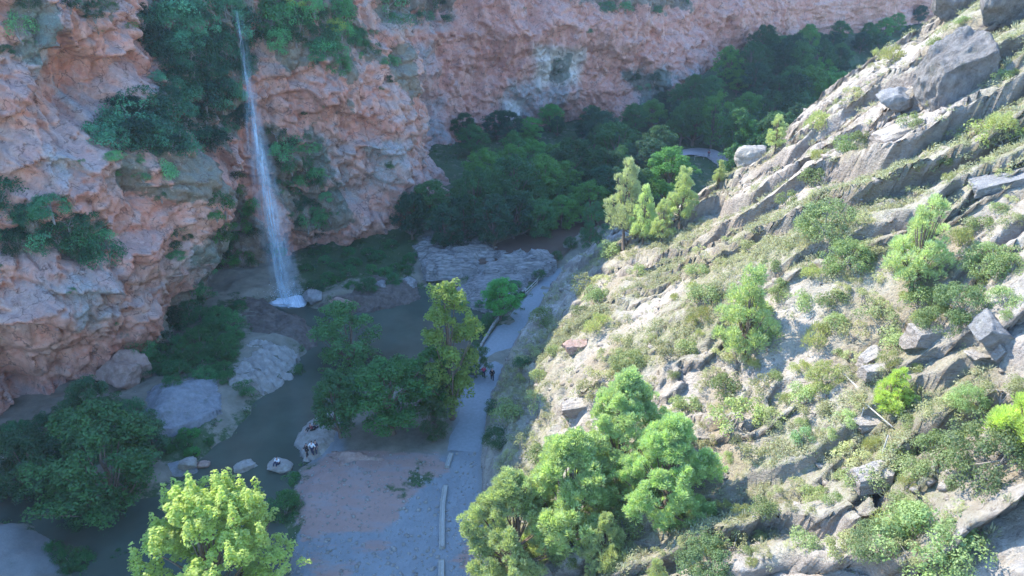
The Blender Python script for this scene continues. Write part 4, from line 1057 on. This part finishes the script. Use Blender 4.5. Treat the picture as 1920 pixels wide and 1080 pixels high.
G_PINE = 'sunlit pines on the hillside'
def pine(px, py, h, i, label, wide=1.0, kind='pine', tint=(1, 1, 1), dx=0, tr=None):
    p, _, _ = cast(px, py, 0, tr or TB)
    return tree(kind, i, (p.x, p.y, p.z - .2), h, 'pine', label=label, group=G_PINE, wide=wide, tint=tint)
pine(1170, 452, 11.5, 0, 'tall ridge pine, highest of the row above the path bend', .85, tint=(1, .97, 1.15))
pine(1205, 458, 8.2, 1, 'slender pale pine standing second in the ridge row', .8)
pine(1240, 455, 6.0, 2, 'short pine between the slender pale pine and the broad ridge pine')
pine(1275, 420, 7.6, 0, 'broad ridge pine at the uphill end of the row')
pine(1348, 345, 3.4, 1, 'small pine in front of the distant road bend')
pine(1453, 283, 4.6, 2, 'lone small pine on the ridge line beyond the rounded boulder', 1.1)
pine(1392, 668, 8.6, 1, 'bare-trunked pine leaning mid-slope above dark ledges', 1.2, tint=(1.0, 1.05, 1.0))
pine(1708, 545, 7.6, 2, 'pale green pine upslope of the square-cut block', 1.1)
pine(1672, 775, 3.7, 0, 'bright bushy yellow-green pine by the timber posts', 1.35, tint=(1.15, 1.25, .7))
pine(1915, 850, 5.6, 1, 'bright green pine cut off by the uphill edge of the view', 1.3, tint=(1.2, 1.3, .7))
pine(960, 1075, 10.0, 0, 'nearest billowing pine beside the path', 1.3, 'bigpine', tint=(1.05, 1.12, 1.1))
pine(1065, 1020, 10.5, 1, 'tall billowing pine in the middle of the cluster by the path', 1.3, 'bigpine', tint=(1.1, 1.2, 1.1))
pine(1165, 905, 10.2, 2, 'pine at the back of the cluster with a pointed top', 1.15, 'bigpine', tint=(.9, .95, .95))
pine(1245, 975, 9.0, 0, 'pine on the uphill side of the cluster by the path', 1.25, 'bigpine', tint=(.9, 1, .9))
pine(1130, 1075, 5.5, 2, 'short shaded pine low in the cluster by the path', 1.1, 'bigpine')
pine(1225, 1120, 3.5, 1, 'small bright pine top at the near edge below the cluster', 1.1)

# woodland below the far cliff
def scatter(poly, spx, spy, jit=.35, seed=1):
    rg = random.Random(seed); xs = [p[0] for p in poly]; ys = [p[1] for p in poly]; out = []; row = 0; y = min(ys)
    while y < max(ys):
        x = min(xs) + (spx / 2 if row % 2 else 0)
        while x < max(xs):
            a, b = x + rg.uniform(-jit, jit) * spx, y + rg.uniform(-jit, jit) * spy
            if inpoly(a, b, poly): out.append((a, b, rg))
            x += spx
        y += spy; row += 1
    return out
G_WOOD = 'shaded trees in the wood below the far cliff'
W1 = [(770, 335), (830, 300), (885, 285), (930, 250), (990, 240), (1100, 250), (1105, 205), (1150, 200), (1180, 240), (1290, 225), (1320, 285), (1290, 320), (1130, 350), (1080, 365), (1050, 375), (960, 385), (900, 400), (790, 400), (760, 370)]
W2 = [(1325, 95), (1360, 60), (1420, 50), (1480, 25), (1560, 60), (1600, 100), (1650, 90), (1700, 60), (1640, 150), (1560, 215), (1480, 235), (1440, 290), (1330, 290), (1280, 220), (1250, 190), (1270, 150), (1330, 170)]
TN = [(.6, .75, .85, 'dark bluish'), (1.2, 1.35, 1.0, 'mid-green'), (.8, .95, .8, 'deep green'), (1.9, 2.1, 1.1, 'lighter green')]
for poly, sx_, sy_, hh, sd_ in ((W1, 46, 34, (8, 12), 3), (W2, 42, 30, (9, 13), 4)):
    for a, b, rg in scatter(poly, sx_, sy_, .35, sd_):
        if 1262 < a < 1362 and 205 < b < 335: continue
        if sd_ == 4 and 1340 < a < 1415 and 95 < b < 150: continue
        t_ = rg.choice(TN); kd = rg.choice(['broad', 'broad', 'broad', 'willow']); h_ = rg.uniform(*hh)
        if b > 330: h_ *= .8
        tree_top(kd, rg.randrange(4 if kd == 'broad' else 3), a, b - 4, h_, 'dark', group=G_WOOD, wide=rg.uniform(1.0, 1.35), tint=t_[:3], desc=('wood', t_[3] + (' rounded' if kd == 'broad' else ' loose') + ' tree'))
# shrubs at the pool and river edges
for i, (a, b, r, tn, lb) in enumerate((
    (1070, 462, 1.5, (1.2, 1.2, 1.2), 'dark shrub at the near end of the brown pool'), (1045, 485, 1.2, (1, 1.1, 1), 'narrow dark shrub standing on the rock weir'), (1105, 450, 1.9, (1.2, 1.3, 1), 'broad dark shrub under the ridge pines'),
    (955, 430, 1.5, (2.2, 2.4, 1.2), 'yellow-green shrub on the far shore of the brown pool'), (905, 425, 2.2, (1, 1.1, 1), 'dark shrub at the far shore near the weir'), (840, 430, 1.7, (1, 1.1, 1), 'dark shrub beside the retaining wall'),
    (1010, 520, 1.3, (1.2, 1.2, 1), 'low shrub behind the wooden fence'), (900, 640, 1.9, (1.2, 1.2, 1), 'dull shrub on the river bank below the path edging'), (860, 690, 1.6, (1, 1.2, 1), 'dark shrub at the foot of the tall poplar'),
    (690, 545, 1.8, (1, 1.2, 1), 'dark shrub on the far bank of the lower pool'), (590, 545, 1.6, (1, 1.1, 1), 'dark shrub beside the waterfall foam'), (460, 735, 1.4, (1.3, 1.5, 1.2), 'green shrub among the white wrinkled rocks'),
    (820, 815, 1.2, (1, 1.1, 1), 'dark shrub at the uphill end of the clearing'), (535, 960, 1.9, (1.2, 1.5, 1), 'low green shrub between the water and the reddish clearing'), (548, 905, 1.1, (1.2, 1.5, 1), 'small shrub at the corner of the clearing by the river'),
    (70, 880, 1.9, (1.2, 1.4, 1), 'shrub at the water edge beside the big dark tree'), (930, 830, 1.6, (1, 1.1, 1), 'shaded bush at the uphill edge of the path beside the pines'), (925, 770, 1.2, (1, 1.1, 1), 'small shaded bush on the uphill edge of the path'),
    (980, 690, 1.3, (1, 1.1, 1), 'shaded bush on the banded rock bank'), (560, 700, 1.2, (1.3, 1.5, 1.2), 'shrub at the river bend beside the white wrinkled rocks'), (160, 1000, 2.2, (1, 1.2, 1), 'dark bush at the near shore under the big dark tree'))):
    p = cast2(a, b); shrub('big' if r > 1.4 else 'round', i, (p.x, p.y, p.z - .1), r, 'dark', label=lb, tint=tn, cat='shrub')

# ------------------------------------------------------------------ vegetation clinging to the cliff
def on_cliff(a, b):
    d = Vector(ray(a, b)).normalized(); h = CB_.ray_cast(Vector((0, 0, H)), d); return h
CB_ = bvh(CL)
GC = 'shrubs clinging to the shaded cliff'
for kx, (spx, spy, r0, r1, tn, ds) in dict(
    A=(22, 20, 1.7, 3.0, (.9, 1.1, 1.5), 'dense blue-green cliff shrub'), B=(25, 22, 1.6, 2.7, (1.0, 1.3, 1.2), 'green cliff shrub'), C=(30, 30, 1.5, 2.2, (1.0, 1.3, 1.1), 'green cliff shrub'),
    D=(30, 25, 1.5, 2.5, (.95, 1.2, 1.4), 'dark cliff shrub'), E=(46, 34, 1.0, 1.7, (1.3, 1.3, 1.3), 'greyish cliff shrub'), F=(26, 22, 1.4, 2.4, (.8, 1.0, 1.0), 'dark hanging cliff shrub'),
    G=(27, 23, 1.2, 2.2, (1.1, 1.3, 1.3), 'greyish cliff shrub'), Hh=(24, 24, 1.1, 1.8, (.8, 1.05, .6), 'mossy cliff shrub'), I=(50, 40, 1.0, 1.8, (1.3, 1.3, 1.3), 'greyish cliff shrub'), J=(46, 26, 2, 3.2, (.9, 1, 1.1), 'dark cliff shrub'),
    K=(14, 16, .9, 1.3, (.8, .9, 1), 'dark cave shrub'), L=(34, 30, 1.4, 2.2, (1.1, 1.1, 1.4), 'greyish cliff shrub'), N=(34, 34, 1.0, 1.6, (1.1, 1.2, 1.2), 'greyish cliff shrub'), O=(50, 24, 2, 3.2, (.9, 1.05, 1.1), 'dark cliff shrub'),
    Q=(36, 22, 1.2, 2, (.9, 1, 1.2), 'dark cliff shrub'), T=(40, 26, 1, 1.4, (1, 1.1, 1.2), 'greyish cliff shrub')).items():
    for a, b, rg in scatter(CLIFF_VEG[kx], spx, spy, .42, len(ds) + ord(kx[0])):
        h = on_cliff(a, b + 6)
        if not h[0]: continue
        r = rg.uniform(r0, r1) * (1 if rg.random() > .2 else .6); p = h[0]
        v = rg.choice((.55, .8, 1.1, 1.6, 2.3))
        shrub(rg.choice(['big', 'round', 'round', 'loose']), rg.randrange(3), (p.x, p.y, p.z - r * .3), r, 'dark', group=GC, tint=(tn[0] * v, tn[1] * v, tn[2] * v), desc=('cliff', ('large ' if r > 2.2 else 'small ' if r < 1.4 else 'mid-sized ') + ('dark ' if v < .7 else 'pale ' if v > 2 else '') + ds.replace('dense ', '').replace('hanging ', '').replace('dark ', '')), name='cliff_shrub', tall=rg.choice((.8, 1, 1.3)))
rg = random.Random(77)
for i in range(46):
    a, b = rg.uniform(0, 1300), rg.uniform(0, 640)
    h = on_cliff(a, b)
    if not h[0] or h[0].z < 3 or h[1].z < -.1: continue
    shrub(rg.choice(['loose', 'round']), i, tuple(h[0] - Vector((0, 0, .2))), rg.uniform(.5, 1.1), 'dark', group=GC, tint=(1.4, 1.5, 1.4), desc=('cliff', 'small pale tuft-like cliff shrub'), name='cliff_shrub')
for a, b, r, lb in ((628, 60, 1.9, 'sunlit yellow-green shrub high on the cliff beyond the waterfall lip'), (560, 12, 2.0, 'sunlit green shrub at the top of the view beside the stream')):
    h = on_cliff(a, b); shrub('big', 1, tuple(h[0]), r, 'lime', label=lb, group=GC, name='cliff_shrub')

BN = 'bush'
GR = 'bushes on the shaded river banks'
for poly, spx, spy, r0, r1, tn, ds in (
    ([(355, 600), (450, 560), (462, 680), (400, 735), (255, 705), (330, 630)], 30, 25, 1.2, 2.2, (.9, 1.3, 1.0), 'green bank bush'),
    ([(560, 480), (700, 455), (795, 475), (765, 528), (600, 552)], 36, 20, 1.0, 1.7, (.9, 1.35, 1.0), 'low green bank bush'),
    ([(0, 790), (100, 770), (250, 740), (240, 860), (90, 900), (0, 890)], 42, 32, 1.3, 2.3, (.9, 1.15, 1.1), 'dark bank bush'),
    ([(90, 1030), (220, 990), (260, 1080), (120, 1085)], 40, 32, 1.0, 1.8, (.9, 1.3, .9), 'green bank bush'),
    ([(280, 830), (395, 795), (390, 850), (300, 858)], 26, 18, .6, 1.1, (1.0, 1.5, .9), 'low bright bank bush'),
    ([(870, 560), (1000, 520), (985, 545), (905, 640), (865, 720), (850, 680)], 26, 24, .8, 1.4, (1.1, 1.4, 1.1), 'small bank bush')):
    for a, b, rg in scatter(poly, spx, spy, .42, int(r0 * 10)):
        p = cast2(a, b); r = rg.uniform(r0, r1); v = rg.uniform(.75, 1.5)
        if p is None: continue
        shrub('big', rg.randrange(3), (p.x, p.y, p.z - .3 * r), r, 'dark', group=GR, name='bush', cat='bush', tint=(tn[0] * v, tn[1] * v, tn[2] * v), desc=('river', ds), tall=rg.choice((.8, 1, 1.2)))
for a, b, rg in scatter([(860, 262), (1000, 246), (1180, 238), (1290, 190), (1390, 120), (1520, 80), (1640, 60), (1760, 30), (1740, 80), (1560, 140), (1400, 190), (1300, 245), (1100, 275), (880, 300)], 40, 26, .35, 9):
    p, _, _ = cast(a, b, 0, GB)
    if p is None or down(p.x, p.y, HB) > p.z + 1.5: continue
    t_ = rg.choice(TN); tree('broad', rg.randrange(4), (p.x, p.y, p.z - .3), rg.uniform(5, 8.5), 'dark', group=G_WOOD, wide=rg.uniform(1.1, 1.5), tint=t_[:3], desc=('wood', t_[3] + ' small rounded tree'))

# ------------------------------------------------------------------ hillside shrubs
GH = 'shrubs on the sunlit rocky hillside'
def hshrub(a, b, rpx, kind, mat, tn, ds, i, tall=1.0):
    p, n, d = cast(a, b, 0, HB)
    if p is None or d > 140 or n.z < .2: return False
    r = rpx * d / F
    shrub(kind, i, (p.x, p.y, p.z - .12 * r), r, mat, group=GH, tint=tn, desc=('hill', ds), name='shrub', tall=tall); return True
for i, (a, b, rp, k_, mt, tn, ds) in enumerate((
    (1850, 890, 88, 'big', 'scrub', (0.45, 0.58, 0.42), 'large dark green bush'), (1745, 1060, 95, 'big', 'scrub', (.75, .95, .64), 'large green bush'), (1640, 1040, 55, 'big', 'scrub', (0.48, 0.61, 0.46), 'large dark green bush'), (1855, 515, 52, 'big', 'scrub', (.75, .95, .64), 'large green bush'),
    (1325, 1065, 60, 'big', 'scrub', (0.42, 0.58, 0.42), 'large dark green bush'), (1590, 500, 50, 'big', 'scrub', (.75, .95, .64), 'large green bush'), (1550, 440, 60, 'big', 'scrub', (.7, .85, .64), 'large green bush'), (1430, 430, 62, 'loose', 'scrub', (.65, .75, .64), 'large dull olive bush'),
    (1480, 400, 50, 'big', 'scrub', (0.60, 0.71, 0.61), 'large dark green bush'), (1650, 440, 40, 'big', 'scrub', (0.66, 0.88, 0.49), 'large dark green bush'), (1650, 620, 48, 'loose', 'scrub', (.75, .8, .64), 'large dull olive bush'), (1180, 700, 44, 'big', 'scrub', (.8, .9, .64), 'large green bush'),
    (1545, 720, 40, 'big', 'scrub', (1, 1.05, .64), 'large yellow-green bush'), (1765, 620, 45, 'big', 'scrub', (0.54, 0.71, 0.49), 'large dark green bush'), (1800, 590, 52, 'big', 'scrub', (0.48, 0.65, 0.46), 'large dark green bush'), (1870, 170, 48, 'big', 'scrub', (0.48, 0.61, 0.46), 'large dark green bush'),
    (1880, 120, 40, 'round', 'scrub', (1, 1.15, .64), 'large yellow-green bush'), (1750, 60, 32, 'big', 'scrub', (1, 1.15, .64), 'large yellow-green bush'), (1740, 25, 30, 'big', 'scrub', (1, 1.15, .64), 'large yellow-green bush'), (1860, 40, 28, 'round', 'scrub', (.9, 1.05, .64), 'large yellow-green bush'),
    (1800, 315, 60, 'big', 'scrub', (.95, 1.0, .64), 'large yellow-green bush'), (1880, 280, 55, 'loose', 'scrub', (1, 1.15, .64), 'large yellow-green bush'), (1730, 608, 22, 'round', 'scrub', (1.1, 1.15, .64), 'yellow bush growing on the block'), (1060, 610, 40, 'loose', 'scrub', (1.0, 1.05, .75), 'large yellow-green bush'),
    (1090, 545, 34, 'loose', 'scrub', (.95, 1.0, .64), 'large yellow-green bush'), (1000, 770, 40, 'loose', 'scrub', (1.1, 1.15, .85), 'large yellow-green bush'), (1880, 770, 50, 'big', 'scrub', (.75, 1, .64), 'large green bush'), (1815, 760, 34, 'big', 'scrub', (.75, 1, .64), 'large green bush'),
    (1755, 800, 32, 'big', 'scrub', (0.72, 0.99, 0.53), 'large dark green bush'), (1505, 825, 24, 'round', 'scrub', (.6, .85, .64), 'rounded green bush'), (1635, 848, 24, 'spiky', 'scrub', (1, 1, .64), 'spiky yellowish bush'), (1370, 800, 60, 'loose', 'scrub', (.95, 1.05, .64), 'large yellow-green bush'), (1440, 790, 44, 'loose', 'scrub', (.95, 1.05, .64), 'large yellow-green bush'),
    (1480, 1060, 70, 'big', 'scrub', (0.45, 0.58, 0.46), 'large dark green bush'), (1575, 1035, 38, 'loose', 'scrub', (.9, .95, .64), 'large yellow-green bush'), (1400, 1010, 24, 'round', 'scrub', (.9, 1.05, .64), 'rounded green bush'), (1525, 935, 26, 'round', 'scrub', (.9, 1.05, .64), 'rounded green bush'))):
    hshrub(a, b, rp, k_, mt, tn, ds, i)
rg = random.Random(21); n_ = 0; taken = []
KINDS = [('round', (.9, 1.05, .75), 'rounded green shrub'), ('spiky', (1.08, 1.08, .8), 'spiky yellowish shrub'), ('loose', (1.05, 1.05, .85), 'loose olive shrub'), ('round', (.62, .75, .5), 'small dark green shrub'), ('loose', (1.15, 1.1, .9), 'pale dry shrub')]
tries = 0
while n_ < 250 and tries < 4000:
    tries += 1
    a, b = rg.uniform(950, 1920), rg.uniform(0, 1080)
    p, n, d = cast(a, b, 0, TB)
    if p is None or n.z < .35 or d > 130 or p.x < np.interp(p.y, X0y, X0x) + 1.2: continue
    if fbm(np.array([[p.x, p.y, p.z]]) / 6, 2, 66)[0] < -.30: continue
    rp = rg.choice((14, 17, 20, 24, 30, 36)) * (1.0 if b > 350 else .75)
    if any(math.hypot(a - q[0], b - q[1]) < (rp + q[2]) * .55 for q in taken): continue
    taken.append((a, b, rp)); k_ = rg.choice(KINDS); v = rg.uniform(.8, 1.15)
    if hshrub(a, b, rp, k_[0], 'scrub', tuple(v * q for q in k_[1]), k_[2], n_): n_ += 1
autolabel()

# ------------------------------------------------------------------ uncountable ground cover
def surf_points(ob, n, rng, test):
    me = ob.data; nv = len(me.vertices); co = np.empty(nv * 3, np.float32); me.vertices.foreach_get('co', co); co = co.reshape(-1, 3)
    f = np.empty(len(me.loops), np.int32); me.loops.foreach_get('vertex_index', f); f = f.reshape(-1, 4)
    A = co[f[:, 0]]; px, py, dp = proj((A + co[f[:, 2]]) / 2); N = np.cross(co[f[:, 1]] - A, co[f[:, 3]] - A); ar = np.linalg.norm(N, axis=1); N /= ar[:, None] + 1e-9
    N *= np.sign(N[:, 2:3] + 1e-9)
    wgt = ar * test(px, py, A, N); wgt /= wgt.sum(); j = rng.choice(len(f), n, True, wgt); u, v = rng.uniform(0, 1, (2, n, 1))
    q = co[f[j]]; return (q[:, 0] * (1 - u) + q[:, 1] * u) * (1 - v) + (q[:, 3] * (1 - u) + q[:, 2] * u) * v, N[j]
def tufts(name, C, N, r, per, size, mat, rng, kind='leaf', up=.5):
    n = len(C); d = unit(n * per, rng); d[:, 2] = np.abs(d[:, 2]) * .8
    rr = np.repeat(r, per)[:, None]; P_ = np.repeat(C, per, 0) + d * rr * rng.uniform(.3, 1, (n * per, 1))
    if kind == 'leaf': V, Fc = leaves(P_, d + rng.normal(size=d.shape) * .5 + (0, 0, up), np.repeat(size, per) * rng.uniform(.6, 1.3, n * per), rng)
    else: V, Fc = leaves(P_, np.cross(d + (0, 0, .6), unit(len(d), rng)), np.repeat(size, per) * 1.6, rng, .2, d + (0, 0, .8))
    o = mesh_np(name, V, Fc, M[mat]); return tag(o, kind='stuff')
rng = np.random.default_rng(12)
def thill(px, py, A, N):
    x0 = np.interp(A[:, 1], X0y, X0x)
    bnd = np.zeros(len(px))
    for pl in ([(1100, 530), (1200, 430), (1400, 320), (1600, 160), (1720, 50), (1770, 90), (1660, 240), (1450, 370), (1300, 440), (1180, 540)], [(1380, 370), (1560, 330), (1700, 380), (1730, 540), (1560, 560), (1500, 480), (1400, 440)], [(1440, 260), (1900, 210), (1900, 330), (1600, 330)], [(980, 640), (1080, 540), (1200, 600), (1150, 740), (980, 740)]):
        bnd = np.maximum(bnd, smooth(-25, 25, sdist(px, py, pl)))
    return (1 + 2.2 * bnd) * ((px > 880) & (px < 2000) & (py > -60) & (py < 1140) & (N[:, 2] > .4) & (A[:, 0] > x0 + .5) & (A[:, 2] > .2)) * np.clip(.25 + 1.6 * fbm(A / 7, 4, 61), .06, 1.5) * np.clip(.6 + fbm(A / 1.7, 2, 67), .05, 2)
C, N = surf_points(HILL, 12500, rng, thill); r = .13 + .52 * rng.uniform(0, 1, len(C)) ** 2
tufts('dry_grass_tufts', C[:4200], N[:4200], r[:4200], 34, r[:4200] * .22, 'tuft', rng, 'blade')
tufts('low_scrub', C[4200:], N[4200:], r[4200:] * 1.2, 70, r[4200:] * .13, 'scrub', rng)
def tgrass(px, py, A, N):
    _, sr_, sp_ = ground_h(A[:, 0], A[:, 1])
    m = 0
    gv = np.interp(0, [0, 1], [0, 0])
    at_ = np.empty(len(G.data.vertices), np.float32); G.data.attributes['grass'].data.foreach_get('value', at_)
    f = np.empty(len(G.data.loops), np.int32); G.data.loops.foreach_get('vertex_index', f); a0 = at_[f.reshape(-1, 4)[:, 0]]
    return (px > -40) & (px < 1400) & (py > 150) & (py < 1140) & (sr_ < .2) & (sp_ < .2) & (a0 > .35)
C, N = surf_points(G, 7000, rng, lambda *a: tgrass(*a) * 1.0); r = rng.uniform(.25, .7, len(C))
tufts('undergrowth', C, N, r, 26, r * .2, 'grass', rng)
# loose stones on the hillside
C, N = surf_points(HILL, 900, rng, lambda px, py, A, N: ((px > 900) & (px < 2000) & (py > -60) & (py < 1140) & (A[:, 2] > .3) & (N[:, 2] > .3)) * np.clip(.5 + fbm(A / 5, 3, 72), .05, 2))
cube = np.array([(i, j, k_) for i in (-1, 1) for j in (-1, 1) for k_ in (-1, 1)], float)
sz = rng.uniform(.05, .16, (len(C), 1, 1)) ** 1.0 * rng.choice([1, 1, 1, 2.0], (len(C), 1, 1)); sh = rng.uniform(.5, 1.4, (len(C), 1, 3)) * np.array((1, 1, .6))
V = cube[None] * sz * sh * (1 + rng.uniform(-.3, .3, (len(C), 8, 3))); a_ = rng.uniform(0, 6.28, len(C)); ca, sa = np.cos(a_)[:, None], np.sin(a_)[:, None]
V = np.stack([V[..., 0] * ca - V[..., 1] * sa, V[..., 0] * sa + V[..., 1] * ca, V[..., 2]], -1) + C[:, None]
Fc = (np.array([[0, 1, 3, 2], [4, 6, 7, 5], [0, 4, 5, 1], [2, 3, 7, 6], [0, 2, 6, 4], [1, 5, 7, 3]])[None] + 8 * np.arange(len(C))[:, None, None]).reshape(-1, 4)
tag(mesh_np('rubble', V, Fc, M['hill'], attrs=dict(veg=np.zeros(len(C) * 8))), kind='stuff')

# ------------------------------------------------------------------ air
hz = mesh_np('haze', np.array([(i, j, k_) for i in (-480, 780) for j in (-380, 980) for k_ in (-60, 130)], float), np.array([[0, 1, 3, 2], [4, 6, 7, 5], [0, 4, 5, 1], [2, 3, 7, 6], [0, 2, 6, 4], [1, 5, 7, 3]]))
hm = bpy.data.materials.new('haze_air'); hm.use_nodes = True; hm.node_tree.nodes.clear()
pv = hm.node_tree.nodes.new('ShaderNodeVolumePrincipled'); pv.inputs['Density'].default_value = .0002; pv.inputs['Color'].default_value = (.72, .85, 1, 1); pv.inputs['Anisotropy'].default_value = .2
mo = hm.node_tree.nodes.new('ShaderNodeOutputMaterial'); hm.node_tree.links.new(pv.outputs[0], mo.inputs['Volume'])
hz.data.materials.append(hm); tag(hz, kind='stuff')
# pebbles on the clearing
rng = np.random.default_rng(31); pts = []
while len(pts) < 1500:
    a, b = rng.uniform(545, 930), rng.uniform(850, 1120)
    x, y = gp(a, b); pts.append((x, y, down(x, y, GB)))
C = np.array(pts); sz = rng.uniform(.02, .07, (len(C), 1, 1)) * rng.choice([1, 1, 1, 2.2], (len(C), 1, 1))
V = cube[None] * sz * (1 + rng.uniform(-.4, .4, (len(C), 8, 3))) * np.array((1, 1, .6)) + C[:, None]
Fc = (np.array([[0, 1, 3, 2], [4, 6, 7, 5], [0, 4, 5, 1], [2, 3, 7, 6], [0, 2, 6, 4], [1, 5, 7, 3]])[None] + 8 * np.arange(len(C))[:, None, None]).reshape(-1, 4)
tag(mesh_np('pebbles', V, Fc, M['palerock']), kind='stuff')
#SECTION3
